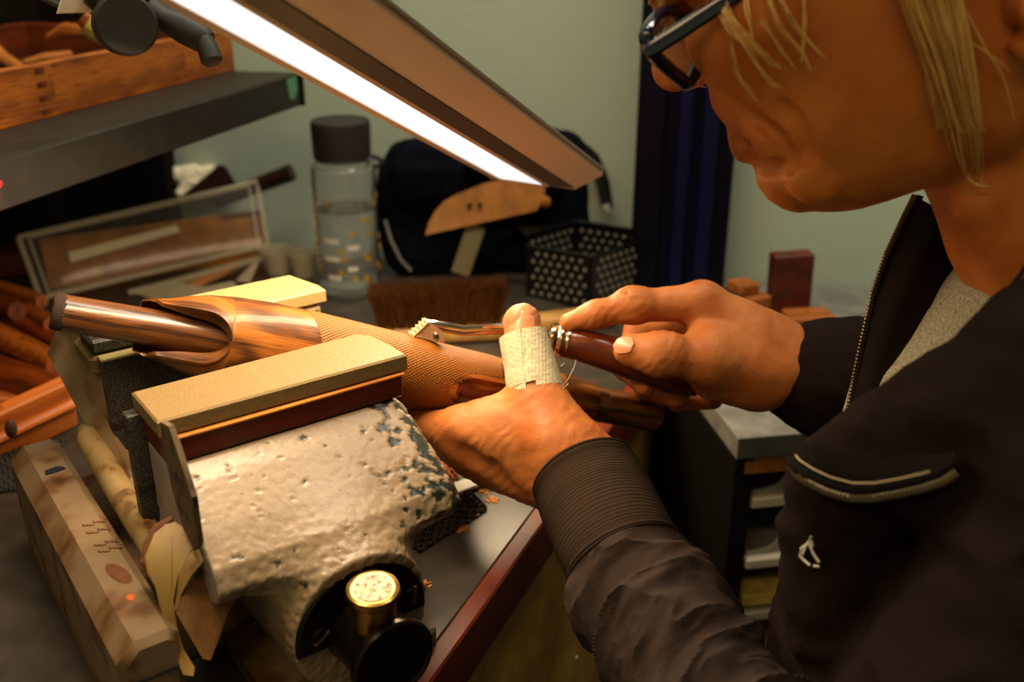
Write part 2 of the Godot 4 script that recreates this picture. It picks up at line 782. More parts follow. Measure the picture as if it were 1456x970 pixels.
func make_materials() -> void:
	tex.fine = noise(FastNoiseLite.TYPE_SIMPLEX, 0.06, 256, 4, 3)
	tex.soft = noise(FastNoiseLite.TYPE_SIMPLEX, 0.012, 256, 4, 5)
	tex.cells = noise(FastNoiseLite.TYPE_CELLULAR, 0.05, 256, 1, 8, null, FastNoiseLite.RETURN_DISTANCE)
	tex.mottle = noise(FastNoiseLite.TYPE_SIMPLEX, 0.015, 256, 4, 9, ramp([[0.0, Color(0.72, 0.72, 0.72)], [1.0, Color(1, 1, 1)]]))
	tex.grit = noise(FastNoiseLite.TYPE_SIMPLEX, 0.22, 512, 3, 21, ramp([[0.0, Color(0.35, 0.3, 0.25)], [0.28, Color(0.75, 0.72, 0.68)], [0.36, Color(1, 1, 1)], [1.0, Color(1, 1, 1)]]))
	tex.rust = noise(FastNoiseLite.TYPE_SIMPLEX, 0.012, 512, 6, 31, ramp([[0.0, Color(0.35, 0.17, 0.07)], [0.2, Color(0.55, 0.36, 0.18)], [0.3, Color(0.86, 0.78, 0.66)], [0.5, Color(0.95, 0.92, 0.86)], [1.0, Color(1, 1, 1)]]))
	tex.stain = noise(FastNoiseLite.TYPE_SIMPLEX, 0.01, 512, 6, 33, ramp([[0.0, Color(0.5, 0.34, 0.2)], [0.22, Color(0.74, 0.6, 0.44)], [0.5, Color(0.94, 0.9, 0.84)], [1.0, Color(1, 1, 1)]]))
	tex.specks = noise(FastNoiseLite.TYPE_SIMPLEX, 0.3, 512, 2, 41, ramp([[0.0, Color(0.02, 0.018, 0.015)], [0.74, Color(0.025, 0.02, 0.016)], [0.8, Color(0.75, 0.7, 0.6)], [1.0, Color(0.9, 0.86, 0.78)]]))
	tex.walnut = wood(Vector2i(256, 512), hexc("85562c"), hexc("2c170b"), 3.0, 0.8, 4, 0.35)
	tex.figured = wood(Vector2i(512, 512), hexc("9c5c22"), hexc("38200f"), 2.0, 0.9, 14, 0.2)
	tex.pine = wood(Vector2i(256, 512), hexc("d6893a"), hexc("a25a1e"), 7.0, 0.5, 24, 0.15)
	tex.orange_h = wood(Vector2i(256, 512), hexc("bd681c"), hexc("83400f"), 4.0, 0.7, 34, 0.2, true)
	tex.pine_h = wood(Vector2i(256, 512), hexc("d6893a"), hexc("a8621f"), 5.0, 0.5, 24, 0.15, true)
	tex.orange = wood(Vector2i(256, 512), hexc("b9651d"), hexc("7b3a0d"), 5.0, 0.9, 34, 0.2)
	tex.weave = weave(96, 6)
	tex.knit = weave(128, 16)
	tex.marl = noise(FastNoiseLite.TYPE_SIMPLEX, 0.12, 256, 3, 71, ramp([[0.0, Color(0.45, 0.45, 0.45)], [0.45, Color(0.8, 0.8, 0.78)], [1.0, Color(1, 1, 1)]]))
	mats.wall = mat(hexc("bccbb8"), 0.9, {"bump": tex.fine, "bs": 0.02, "tri": 3.0})
	mats.ceiling = mat(hexc("c9c6b8"), 0.9)
	mats.floor = mat(hexc("4a4038"), 0.7, {"tex": tex.mottle, "tri": 2.0})
	mats.navy = mat(hexc("08091a"), 0.4, {"spec": 0.25})
	mats.navy2 = mat(hexc("0b1138"), 0.35, {"spec": 0.3})
	mats.bench = mat(hexc("4a423a"), 0.33, {"tex": tex.mottle, "tri": 5.0, "bump": tex.fine, "bs": 0.004})
	mats.edge = mat(hexc("5a2c18"), 0.45, {"tex": tex.orange_h, "tri": 4.0})
	mats.edge.albedo_color = hexc("9a6a58")
	mats.panel = mat(hexc("dca650"), 0.6, {"tex": tex.mottle, "tri": 3.0})
	mats.black = mat(hexc("12100c"), 0.7, {"spec": 0.2})
	mats.dark = mat(hexc("24201c"), 0.55)
	mats.counter = mat(hexc("8d8880"), 0.45, {"tex": tex.mottle, "tri": 5.0})
	mats.grey = mat(hexc("8f8c84"), 0.5)
	mats.shelf = mat(hexc("2e261d"), 0.55, {"tex": tex.mottle, "tri": 6.0})
	mats.shelf_back = mat(hexc("1e1610"), 0.7, {"spec": 0.2})
	mats.steel = mat(hexc("b9b6b0"), 0.22, {"metal": 1.0})
	mats.brass = mat(hexc("b08a4a"), 0.28, {"metal": 1.0, "bump": tex.fine, "bs": 0.006, "tri": 30.0})
	mats.gun = mat(hexc("2c2620"), 0.25, {"metal": 0.9, "bump": tex.fine, "bs": 0.006, "tri": 20.0})
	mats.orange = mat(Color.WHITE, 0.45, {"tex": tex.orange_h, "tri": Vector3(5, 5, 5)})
	mats.pine = mat(Color.WHITE, 0.5, {"tex": tex.pine, "uvs": Vector3(1, 5, 1)})
	mats.drawer = mat(hexc("c0b9a8"), 0.45)
	mats.maple = mat(hexc("e8c860"), 0.55, {"tex": tex.mottle, "tri": 8.0})
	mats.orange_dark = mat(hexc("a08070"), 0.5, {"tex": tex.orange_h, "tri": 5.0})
	mats.orange_uv = mat(Color.WHITE, 0.45, {"tex": tex.orange, "uvs": Vector3(1, 5, 1)})
	mats.walnut_uv = mat(Color.WHITE, 0.4, {"tex": tex.walnut, "uvs": Vector3(1, 5, 1), "coat": 0.25, "coat_r": 0.25})
	mats.tray_floor = mat(hexc("4c4335"), 0.8, {"tex": tex.mottle, "tri": 8.0})
	mats.lamp = mat(hexc("ead2bb"), 0.42, {"metal": 0.1, "bump": tex.fine, "bs": 0.004, "tri": 12.0})
	mats.band = mat(hexc("4a3a2e"), 0.5)  # dark colour for the shade in the lamp's recess
	mats.lamp_edge = mat(hexc("8a8378"), 0.4, {"metal": 0.3})
	mats.plastic = mat(hexc("2a2623"), 0.6, {"bump": tex.fine, "bs": 0.004, "tri": 20.0})
	tex.lumps = noise(FastNoiseLite.TYPE_SIMPLEX, 0.035, 256, 3, 61)
	mats.liner = mat(hexc("54442a"), 0.7, {"tex": tex.rust, "tri": 9.0})
	mats.cap_pale = mat(hexc("b8a46c"), 0.55, {"tex": tex.grit, "tri": 9.0})
	mats.boss = mat(hexc("9a7a5c"), 0.5, {"tex": tex.mottle, "tri": 20.0})
	mats.rail = mat(hexc("8a7550"), 0.5, {"tex": tex.rust, "tri": 5.0})
	mats.rust = mat(hexc("6e3f1c"), 0.8, {"tex": tex.mottle, "tri": 40.0, "bump": tex.fine, "bs": 0.02})
	mats.rust_dark = mat(hexc("4a2c14"), 0.7)
	mats.rust_bright = mat(hexc("b4591c"), 0.8)
	mats.pale_metal = mat(hexc("a8a698"), 0.6, {"metal": 0.15, "tex": tex.rust, "tri": 30.0})
	mats.leather = mat(hexc("8a7038"), 0.55, {"tex": tex.rust, "tri": 8.0, "bump": tex.fine, "bs": 0.01})
	mats.suede = mat(hexc("8a5f30"), 0.9, {"tex": tex.mottle, "tri": 20.0, "bump": tex.fine, "bs": 0.03})
	mats.walnut_bar = mat(hexc("d8c8b4"), 0.3, {"tex": tex.walnut, "uvs": Vector3(2, 1, 1), "bump": tex.fine, "bs": 0.006, "coat": 0.5, "coat_r": 0.2})
	mats.endgrain = mat(hexc("2c1a0e"), 0.9, {"bump": tex.fine, "bs": 0.08, "tri": 60.0})
	mats.figured = mat(Color.WHITE, 0.42, {"tex": tex.figured, "uvs": Vector3(1, 1, 1), "coat": 0.2, "coat_r": 0.12, "spec": 0.3})
	tex.diamonds = diamonds()
	mats.checker = mat(hexc("a06422"), 0.5, {"spec": 0.3, "tex": tex.diamond_tone, "bump": tex.diamonds, "bs": 0.05, "uvs": Vector3(62, 38, 1)})
	mats.redwood = mat(hexc("5a1f10"), 0.4)
	mats.chrome = mat(hexc("dcdad6"), 0.12, {"metal": 1.0})
	mats.copper = mat(hexc("c08a6a"), 0.3, {"metal": 0.9})
	mats.cutter = mat(hexc("c9b48c"), 0.4, {"metal": 0.5})
	mats.ferrule = mat(hexc("d0b890"), 0.2, {"metal": 1.0})
	mats.handle = mat(hexc("94705c"), 0.3, {"tex": tex.orange, "uvs": Vector3(1, 1, 1), "coat": 0.5, "coat_r": 0.15})
	mats.skin = mat(Color.WHITE, 0.5, {"vc": true, "sss": 0.08, "spec": 0.32, "bump": tex.cells, "bs": 0.012, "tri": 50.0})
	mats.nail = mat(hexc("c9845c"), 0.32)
	mats.eye = mat(hexc("cfc8bc"), 0.2)
	mats.gauze = mat(hexc("e8d8b4"), 0.9, {"spec": 0.2, "tex": tex.mottle, "bump": tex.weave, "bs": 0.03, "tri": 70.0})
	mats.hair = mat(hexc("a87a35"), 0.5, {"bump": tex.fine, "bs": 0.02, "tri": 20.0})
	mats.strand = mat(Color.WHITE, 0.4, {"vc": true, "spec": 0.5})
	mats.navy_gloss = mat(hexc("0a1434"), 0.15, {"coat": 0.6, "coat_r": 0.08})
	mats.lens = mat(Color(0.9, 0.95, 0.95, 0.06), 0.02)
	mats.lens.transparency = BaseMaterial3D.TRANSPARENCY_ALPHA
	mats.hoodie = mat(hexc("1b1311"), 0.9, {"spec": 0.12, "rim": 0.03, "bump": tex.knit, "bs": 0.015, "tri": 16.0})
	mats.hoodie_lit = mat(hexc("332823"), 0.9, {"spec": 0.2, "rim": 0.06, "bump": tex.knit, "bs": 0.015, "tri": 16.0})  # paler copy of the hoodie cloth; light on the sleeve is in the colour
	mats.rib = mat(hexc("33281f"), 0.9, {"spec": 0.12, "rim": 0.05, "bump": tex.knit, "bs": 0.01, "tri": 22.0})
	mats.shirt = mat(hexc("c2b9a2"), 0.9, {"tex": tex.marl, "tri": 14.0})
	mats.cord = mat(hexc("3a2a1a"), 0.7)
	mats.tape = mat(hexc("100c0a"), 0.85, {"spec": 0.15, "bump": tex.knit, "bs": 0.02, "tri": 30.0})
	mats.tooth = mat(hexc("8a7a5c"), 0.3, {"metal": 0.9})
	mats.stitch = mat(hexc("b09a72"), 0.8)
	mats.white = mat(hexc("cfc8ba"), 0.7)
	mats.trousers = mat(hexc("1c1e28"), 0.9)
	mats.ochre = mat(hexc("d0b8a0"), 0.6, {"tex": tex.pine_h, "tri": 9.0})
	mats.redboard = mat(hexc("8a5a48"), 0.5, {"tex": tex.orange_h, "tri": 8.0})
	mats.iron = mat(hexc("3a342c"), 0.5, {"metal": 0.5})
	mats.copper_rust = mat(hexc("8a4a28"), 0.5, {"metal": 0.3})
	mats.rubber = mat(hexc("2a231a"), 0.8)
	mats.ruler = mat(hexc("c8c4b8"), 0.35, {"metal": 0.4})
	mats.dust = mat(hexc("d88a3a"), 0.9)
	mats.glass = mat(Color(1, 1, 1, 0.03), 0.02)
	mats.glass.refraction_enabled = true
	mats.glass.refraction_scale = 0.05
	mats.water = mat(Color(1, 1, 1, 0.02), 0.0)
	mats.water.refraction_enabled = true
	mats.water.refraction_scale = 0.033
	mats.gold = mat(hexc("d0a020"), 0.35, {"metal": 0.4})
	mats.bag = mat(hexc("10111b"), 0.85, {"spec": 0.12, "bump": tex.weave, "bs": 0.01, "tri": 20.0})
	mats.tan_leather = mat(hexc("b8701e"), 0.5, {"tex": tex.mottle, "tri": 9.0})
	mats.olive = mat(hexc("5a5030"), 0.85)
	mats.grey_web = mat(hexc("5a5850"), 0.7)
	mats.black_gloss = mat(hexc("0c0b0a"), 0.3)
	mats.stud = mat(hexc("8d8678"), 0.3, {"metal": 0.3})
	mats.bristle = mat(hexc("4a2a0e"), 0.6, {"spec": 0.25})
	mats.maple_uv = mat(hexc("c8964e"), 0.5, {"tex": tex.mottle, "tri": 6.0})
	mats.clear = mat(Color(0.95, 0.95, 0.9, 0.06), 0.08, {"spec": 0.2})
	mats.clear.transparency = BaseMaterial3D.TRANSPARENCY_ALPHA
	mats.haze = mat(Color(0.86, 0.82, 0.7, 0.45), 0.3)
	mats.haze.transparency = BaseMaterial3D.TRANSPARENCY_ALPHA
	mats.card = mat(hexc("b8741e"), 0.8, {"tex": tex.mottle, "tri": 6.0})
	mats.paper = mat(hexc("ece2c0"), 0.85)
	mats.paper_grey = mat(hexc("b0a48c"), 0.85)
	mats.darkrod = mat(hexc("32190f"), 0.35, {"tex": tex.mottle, "tri": 8.0})
	mats.billet = mat(hexc("c8a890"), 0.45, {"tex": tex.orange, "uvs": Vector3(1, 1, 1)})
	mats.plank = mat(hexc("e0c0a0"), 0.5, {"tex": tex.pine_h, "tri": Vector3(3, 9, 9)})
	mats.pine_tri = mat(Color.WHITE, 0.5, {"tex": tex.pine_h, "tri": 6.0})


func room() -> void:
	var o := Vector3(-0.297, 0, -1.316)
	var w := 0.12
	var R := func(x: float, y: float, z: float) -> Transform3D: return Transform3D(Basis(Vector3.UP, -WTH), o + Basis(Vector3.UP, -WTH) * Vector3(x, y, z))
	setting("floor", M.new().box(Transform3D(), Vector3(3.4, w, 3.6), 0.0).done(), mats.floor, R.call(0.95, -w / 2, 1.5))
	setting("ceiling", M.new().box(Transform3D(), Vector3(3.4, w, 3.6), 0.0).done(), mats.ceiling, R.call(0.95, 2.5 + w / 2, 1.5))
	setting("wall_back", M.new().box(Transform3D(), Vector3(3.4, 2.5, w), 0.0).done(), mats.wall, R.call(0.95, 1.25, -w / 2))
	setting("wall_front", M.new().box(Transform3D(), Vector3(3.4, 2.5, w), 0.0).done(), mats.wall, R.call(0.95, 1.25, 3.0 + w / 2))
	setting("wall_left", M.new().box(Transform3D(), Vector3(w, 2.5, 3.0), 0.0).done(), mats.wall, R.call(-0.45 - w / 2, 1.25, 1.5))
	setting("wall_right", M.new().box(Transform3D(), Vector3(w, 2.5, 3.0), 0.0).done(), mats.wall, R.call(2.45 + w / 2, 1.25, 1.5))
	# the navy post with two raised ribs standing against the back wall
	var post := setting("trim_1", M.new().box(Transform3D(), Vector3(0.112, 2.48, 0.06), 0.004).done(), mats.navy, R.call(0.523, 1.25, 0.031))
	for x in [-0.002, 0.026]:
		part(post, "rib", M.new().box(Transform3D(), Vector3(0.02, 2.46, 0.012), 0.004).done(), mats.navy2, R.call(0.523 + x, 1.25, 0.066))
	part(post, "rib", M.new().box(Transform3D(), Vector3(0.034, 2.46, 0.008), 0.003).done(), mats.navy, R.call(0.483, 1.25, 0.064))
	# unseen ceiling fittings: room ambient, and a rear one added as fill
	var glow := mat(Color.WHITE, 0.5)
	glow.emission_enabled = true
	glow.emission = Color(1.0, 0.88, 0.68)
	glow.emission_energy_multiplier = 0.6
	for k in 2:
		var t := thing("ceiling_light", ["long white ceiling light fitting above the workbench", "long white ceiling light fitting behind the viewer"][k], "lamp", CEIL[k])
		part(t, "housing", M.new().box(Transform3D(), Vector3(1.26, 0.04, 0.36), 0.006).done(), mats.ceiling, Transform3D(Basis(), CEIL[k] + Vector3(0, 0.009, 0)))
		part(t, "diffuser", M.new().box(Transform3D(), Vector3(1.2, 0.012, 0.3), 0.003).done(), glow, Transform3D(Basis(), CEIL[k] + Vector3(0, -0.015, 0)))


func bench() -> void:
	var t := thing("workbench", "grey topped workbench with a dark red wooden edge strip carrying the vise", "workbench", Vector3(-0.25, 0, -0.7))
	var n := Vector2(0.39, -0.92).normalized()      # along the right edge, away from the viewer
	var e0 := Vector2(-0.049, -0.5018) - n * 0.26
	var e1 := Vector2(-0.049, -0.5018) + n * 0.53
	var right := Vector2(-n.y, n.x)                  # out of the bench
	var poly := PackedVector2Array([Vector2(-0.86, -0.26), e0, e1, Vector2(0.118, -1.212), Vector2(-0.72, -1.40)])
	var down := Transform3D(Basis(Vector3.RIGHT, Vector3(0, 0, 1), Vector3.DOWN), Vector3(0, BENCH, 0))
	# poly y is world z, depth runs down
	part(t, "worktop", M.new().prism(down, poly, 0.038, 0.0008).done(), mats.bench)
	var mid := (e0 + e1) / 2 + right * 0.007
	var bs := Basis(Vector3(n.x, 0, n.y), Vector3.UP, Vector3(n.x, 0, n.y).cross(Vector3.UP))
	part(t, "edge_strip", M.new().box(Transform3D(), Vector3((e1 - e0).length(), 0.042, 0.014), 0.0015).done(), mats.edge, Transform3D(bs, Vector3(mid.x, BENCH - 0.0206, mid.y)), "dark red wooden edge strip")
	var pm := (e0 + e1) / 2 - right * 0.008
	part(t, "side_panel", M.new().box(Transform3D(), Vector3((e1 - e0).length(), 0.808, 0.016), 0.001).done(), mats.panel, Transform3D(bs, Vector3(pm.x, 0.404, pm.y)), "ochre brown side panel")
	var front := PackedVector2Array([Vector2(-0.84, -0.30), e0 + Vector2(-0.03, -0.04), e0 + Vector2(-0.03, -0.06), Vector2(-0.84, -0.32)])
	part(t, "front_panel", M.new().prism(Transform3D(down.basis, Vector3(0, 0.81, 0)), front, 0.808).done(), mats.panel)
	for q in [Vector2(655, 875), Vector2(818, 925), Vector2(668, 905), Vector2(700, 893)]:
		# where that pixel's ray meets the panel
		var r := ray(q.x, q.y)
		var rn := Vector3(right.x, 0, right.y)
		var pp := Vector3(pm.x, 0, pm.y) + rn * 0.008
		var hit := EYE + r * ((pp - EYE).dot(rn) / r.dot(rn))
		var big: bool = q.y == 875.0 or q.y == 925.0
		part(t, "screw", M.new().lathe(Transform3D(frame(hit, Vector3.UP, rn).basis, hit), [Vector2(0.0, -0.001), Vector2(0.003 if big else 0.0012, -0.001), Vector2(0.0027 if big else 0.001, 0.001), Vector2(0.0, 0.0016)], 12).done(), mats.steel)


func drawer_cabinet() -> void:
	var c := Vector3(0.199, BENCH, -0.771)
	var yaw := 0.165
	var bs := Basis(Vector3.UP, yaw)
	var t := thing("drawer_cabinet", "black sided drawer cabinet with a grey top and shallow grey drawers under the right counter", "cabinet", c + bs * Vector3(0.3, -BENCH, -0.2))
	var at_ := func(x: float, y: float, z: float) -> Transform3D: return Transform3D(bs, c + bs * Vector3(x, y, z))
	# x to the right along the front, z out of the front
	part(t, "top", M.new().prism(Transform3D(Basis(Vector3.RIGHT, Vector3(0, 0, 1), Vector3.DOWN), Vector3(0, BENCH, 0)), PackedVector2Array([Vector2(0.199, -0.771), Vector2(0.81, -0.873), Vector2(0.79, -1.078), Vector2(0.122, -1.212), Vector2(0.163, -0.99)]), 0.022, 0.001).done(), mats.counter, Transform3D(), "grey top")
	part(t, "side_panel", M.new().box(Transform3D(), Vector3(0.018, 0.826, 0.18), 0.001).done(), mats.black, at_.call(0.009, -0.436, -0.091), "black side panel")
	part(t, "side_panel", M.new().box(Transform3D(), Vector3(0.018, 0.826, 0.18), 0.001).done(), mats.black, at_.call(0.61, -0.436, -0.091))
	part(t, "back_panel", M.new().box(Transform3D(), Vector3(0.58, 0.826, 0.012), 0.001).done(), mats.black, at_.call(0.31, -0.436, -0.176))
	for k in 9:
		var y := -0.066 - 0.064 * k
		var out: float = [0.0, 0.004, 0.0, 0.002, 0.003, 0.0, 0.002, 0.0, 0.0][k]
		var d := part(t, "drawer", M.new().box(Transform3D(), Vector3(0.575, 0.004, 0.16), 0.001).done(), mats.grey, at_.call(0.31, y - 0.010, -0.09 + out))
		part(d, "front_lip", M.new().box(Transform3D(), Vector3(0.580, 0.012, 0.010), 0.002).done(), mats.drawer, at_.call(0.31, y - 0.006, -0.008 + out), "pale grey front lip")
		if k != 2:
			# the front is scooped low at the left and rises to full height, with a dark label slot
			part(d, "front_panel", M.new().prism(Transform3D(), PackedVector2Array([Vector2(0.0, 0), Vector2(0.0, 0.003), Vector2(0.016, 0.004), Vector2(0.026, 0.008), Vector2(0.033, 0.018), Vector2(0.042, 0.024), Vector2(0.575, 0.026), Vector2(0.575, 0)]), 0.004, 0.0005).done(), mats.grey, at_.call(0.022, y, -0.014 + out))
			part(d, "slot", M.new().box(Transform3D(), Vector3(0.005, 0.011, 0.002), 0.0004).done(), mats.black, at_.call(0.078, y + 0.015, -0.0098 + out) * Transform3D(Basis(Vector3(0, 0, 1), 0.25), Vector3.ZERO))
	# what shows in the drawers
	single("orange_offcut", "orange wooden offcut lying in the fourth drawer of the black cabinet", "wood offcut", M.new().box(Transform3D(), Vector3(0.07, 0.016, 0.05), 0.002).done(), mats.pine_tri, at_.call(0.085, -0.2575, -0.05))
	single("orange_block", "orange wooden block lying in the top drawer of the black cabinet", "wood block", M.new().box(Transform3D(), Vector3(0.11, 0.0165, 0.06), 0.002).done(), mats.pine_tri, at_.call(0.062, -0.0315, -0.031))
	for q in [[0.047, -0.181, 0.050, 0.013, -0.018], [0.085, -0.179, 0.022, 0.009, -0.02], [0.062, -0.1655, 0.085, 0.0075, -0.06]]:
		single("maple_strip", ["thick pale yellow wood strip at the front of a lower drawer", "short pale yellow wood strip right of the thick one in a lower drawer", "pale yellow wood strip behind the thick one in a lower drawer"][used.get("maple_strip", 0)], "wood strip",
			M.new().box(Transform3D(), Vector3(q[2], q[3], 0.03), 0.001).done(), mats.maple, at_.call(q[0], q[1], q[4]), "pale strips in the drawer")


func shelf() -> void:
	var bs := Basis(Vector3.UP, -STH)
	var o := Vector3(-0.2382, 0, -1.2828)
	var P := func(x: float, y: float, z: float) -> Transform3D: return Transform3D(bs, o + bs * Vector3(x, y, z))
	var top := 1.11
	var t := thing("metal_shelf", "dark grey metal shelf with a folded front lip above the left end of the bench", "shelf", P.call(-0.2, BENCH, 0.6).origin)
	part(t, "board", M.new().box(Transform3D(), Vector3(0.43, 0.006, 1.1), 0.001).done(), mats.shelf, P.call(-0.185, top - 0.003, 0.68))
	part(t, "front_lip", M.new().box(Transform3D(), Vector3(0.006, 0.036, 1.1), 0.0015).done(), mats.shelf, P.call(0.033, top - 0.018, 0.68))
	part(t, "end_cap", M.new().box(Transform3D(), Vector3(0.05, 0.036, 0.008), 0.001).done(), mats.black, P.call(0.012, top - 0.019, 0.124))
	part(t, "back_panel", M.new().box(Transform3D(), Vector3(0.012, 0.25, 1.20), 0.001).done(), mats.black, P.call(-0.392, top - 0.1315, 0.645), "black panel below the shelf")
	part(t, "rear_panel", M.new().box(Transform3D(), Vector3(0.20, 0.25, 0.010), 0.001).done(), mats.black, P.call(-0.317, top - 0.1315, 0.025), "black panel at the far end")
	part(t, "upper_back_panel", M.new().box(Transform3D(), Vector3(0.012, 0.40, 1.20), 0.001).done(), mats.shelf_back, P.call(-0.378, top + 0.20, 0.645), "dark brown back panel above the shelf")
	part(t, "upper_rear_panel", M.new().box(Transform3D(), Vector3(0.22, 0.40, 0.012), 0.001).done(), mats.shelf_back, P.call(-0.300, top + 0.20, 0.038))
	part(t, "upright", M.new().box(Transform3D(), Vector3(0.035, top - 0.006 - BENCH, 0.02), 0.001).done(), mats.black, P.call(-0.230, (top - 0.006 + BENCH) / 2, 0.042), "black upright")
	part(t, "green_sticker", M.new().prism(Transform3D(), PackedVector2Array([Vector2(-0.010, 0.012), Vector2(0.012, 0.013), Vector2(0.012, -0.002), Vector2(0.004, -0.012), Vector2(-0.006, -0.009)]), 0.0006).done(), mat(hexc("5f9a78"), 0.5), P.call(0.0365, top - 0.015, 0.15) * Transform3D(Basis(Vector3.UP, PI / 2), Vector3.ZERO), "pale green sticker")
	# the flower shaped sticker on the lip, half in the picture
	var st := lvl_on_lip(3, 271, P)
	var pl := PackedVector2Array()
	for k in 60:
		var a := TAU * k / 60
		pl.append(Vector2(cos(a), sin(a)) * (0.0105 + 0.0018 * cos(a * 6.0)))
	var face: Transform3D = Transform3D(P.call(0, 0, 0).basis * Basis(Vector3.UP, PI / 2), st)
	var fl := part(t, "flower_sticker", M.new().prism(Transform3D(), pl, 0.0005).done(), mat(hexc("e0123c"), 0.4), face, "pink flower shaped sticker")
	var inner := PackedVector2Array()
	for q in pl:
		inner.append(q * 0.82)
	part(fl, "flower_centre", M.new().prism(Transform3D(), inner, 0.0003).done(), mat(hexc("b30a28"), 0.4), face * Transform3D(Basis(), Vector3(0, 0, 0.0005)))
	part(fl, "white_band", M.new().box(Transform3D(), Vector3(0.017, 0.0058, 0.0002), 0.0).done(), mat(hexc("d8dcec"), 0.4), face * Transform3D(Basis(Vector3(0, 0, 1), 0.42), Vector3(0, 0, 0.0009)))
	# open wooden tray on the shelf
	var tr := thing("wooden_tray", "open orange wooden tray with finger joints standing on the metal shelf", "tray", P.call(-0.15, top, 0.6).origin)
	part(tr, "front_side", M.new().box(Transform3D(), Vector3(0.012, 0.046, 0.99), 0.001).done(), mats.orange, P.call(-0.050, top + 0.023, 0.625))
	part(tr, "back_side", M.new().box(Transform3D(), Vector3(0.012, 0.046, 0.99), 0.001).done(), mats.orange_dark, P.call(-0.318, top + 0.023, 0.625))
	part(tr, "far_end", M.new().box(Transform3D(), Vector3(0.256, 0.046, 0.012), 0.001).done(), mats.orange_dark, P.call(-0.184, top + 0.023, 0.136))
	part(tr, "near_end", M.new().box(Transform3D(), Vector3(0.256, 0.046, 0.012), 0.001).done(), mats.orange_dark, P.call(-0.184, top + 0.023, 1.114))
	part(tr, "bottom", M.new().box(Transform3D(), Vector3(0.256, 0.005, 0.966), 0.0).done(), mats.tray_floor, P.call(-0.184, top + 0.003, 0.625))
	for k in 4:
		part(tr, "finger_joint", M.new().box(Transform3D(), Vector3(0.0126, 0.0055, 0.012), 0.0005).done(), mats.orange_dark, P.call(-0.0499, top + 0.006 + k * 0.0115, 0.44))
	# pieces of wood in the tray
	var base := top + 0.006
	var L := func(x: float, y: float, h: float) -> Vector3: return lvl(x, y, h)
	single("wood_offcut", "pale orange wood offcut lying on edge at the near left of the tray", "wood offcut", M.new().tube([at(-20, 52, 1.135), L.call(22, 92, base + 0.008), L.call(58, 113, base + 0.008)], [0.011, 0.0085, 0.005], 8, true, 0.8).done(), mats.pine)
	single("wood_offcut", "flat brown wood offcut below the pale one at the left of the tray", "wood offcut", M.new().tube([L.call(-22, 110, base + 0.006), L.call(8, 122, base + 0.006), L.call(26, 128, base + 0.006)], [0.013, 0.012, 0.008], 6, true, 0.45).done(), mats.walnut_uv)
	single("wood_offcut", "thin yellow wood strip lying along the tray behind its front side", "wood offcut", M.new().tube([L.call(50, 98, base + 0.006), L.call(84, 91, base + 0.006), L.call(116, 87, base + 0.006)], [0.003, 0.007, 0.006], 6, true, 0.8).done(), mats.pine)
	single("wood_offcut", "rounded brown wood piece under the round black clamp knob in the tray", "wood offcut", M.new().tube([at(84, 64, 1.12), at(110, 54, 1.12), at(150, 57, 1.11)], [0.006, 0.013, 0.010], 10, true, 0.7).done(), mats.orange_uv)
	# a tool with a bare steel shank and a yellow handle, leaning in the tray
	var tl := thing("carving_tool", "carving tool with thin grey shank and pale yellow handle end leaning in the tray", "tool", at(176, 64, 1.0))
	part(tl, "shank", M.new().tube([at(40, -28, 0.92), at(68, 3, 0.94), at(121, 29, 0.965)], [0.0027, 0.0029, 0.0031], 8).done(), mats.steel)
	part(tl, "ferrule", M.new().tube([at(119, 28, 0.964), at(130, 33, 0.97)], [0.0054, 0.0066], 12).done(), mats.gun)
	part(tl, "handle", M.new().tube([at(130, 33, 0.97), at(139, 40, 0.975)], [0.0085, 0.0102], 12).done(), mats.orange_uv)
	part(tl, "handle_end", M.new().tube([at(139, 40, 0.975), at(150, 48, 0.98), at(166, 58, 0.99), at(176, 64, 1.0)], [0.0115, 0.0138, 0.0132, 0.0075], 12).done(), mat(hexc("d8c25e"), 0.45), Transform3D(), "pale yellow handle end")
	# things behind the tray, at the very top left
	single("brown_box", "reddish brown wooden box at the top left corner behind the tray", "box", M.new().box(Transform3D(), Vector3(0.040, 0.10, 0.5), 0.002).done(), mats.orange_dark, P.call(-0.349, top + 0.112, 0.42))
	single("black_case", "black case under the reddish brown box at the back of the shelf", "case", M.new().box(Transform3D(), Vector3(0.040, 0.06, 0.6), 0.003).done(), mats.black, P.call(-0.349, top + 0.0305, 0.45))


func lvl_on_lip(x: float, y: float, P: Callable) -> Vector3:
	var f: Transform3D = P.call(0.0362, 0, 0)
	var r := ray(x, y)
	return EYE + r * ((f.origin - EYE).dot(f.basis.x) / r.dot(f.basis.x))


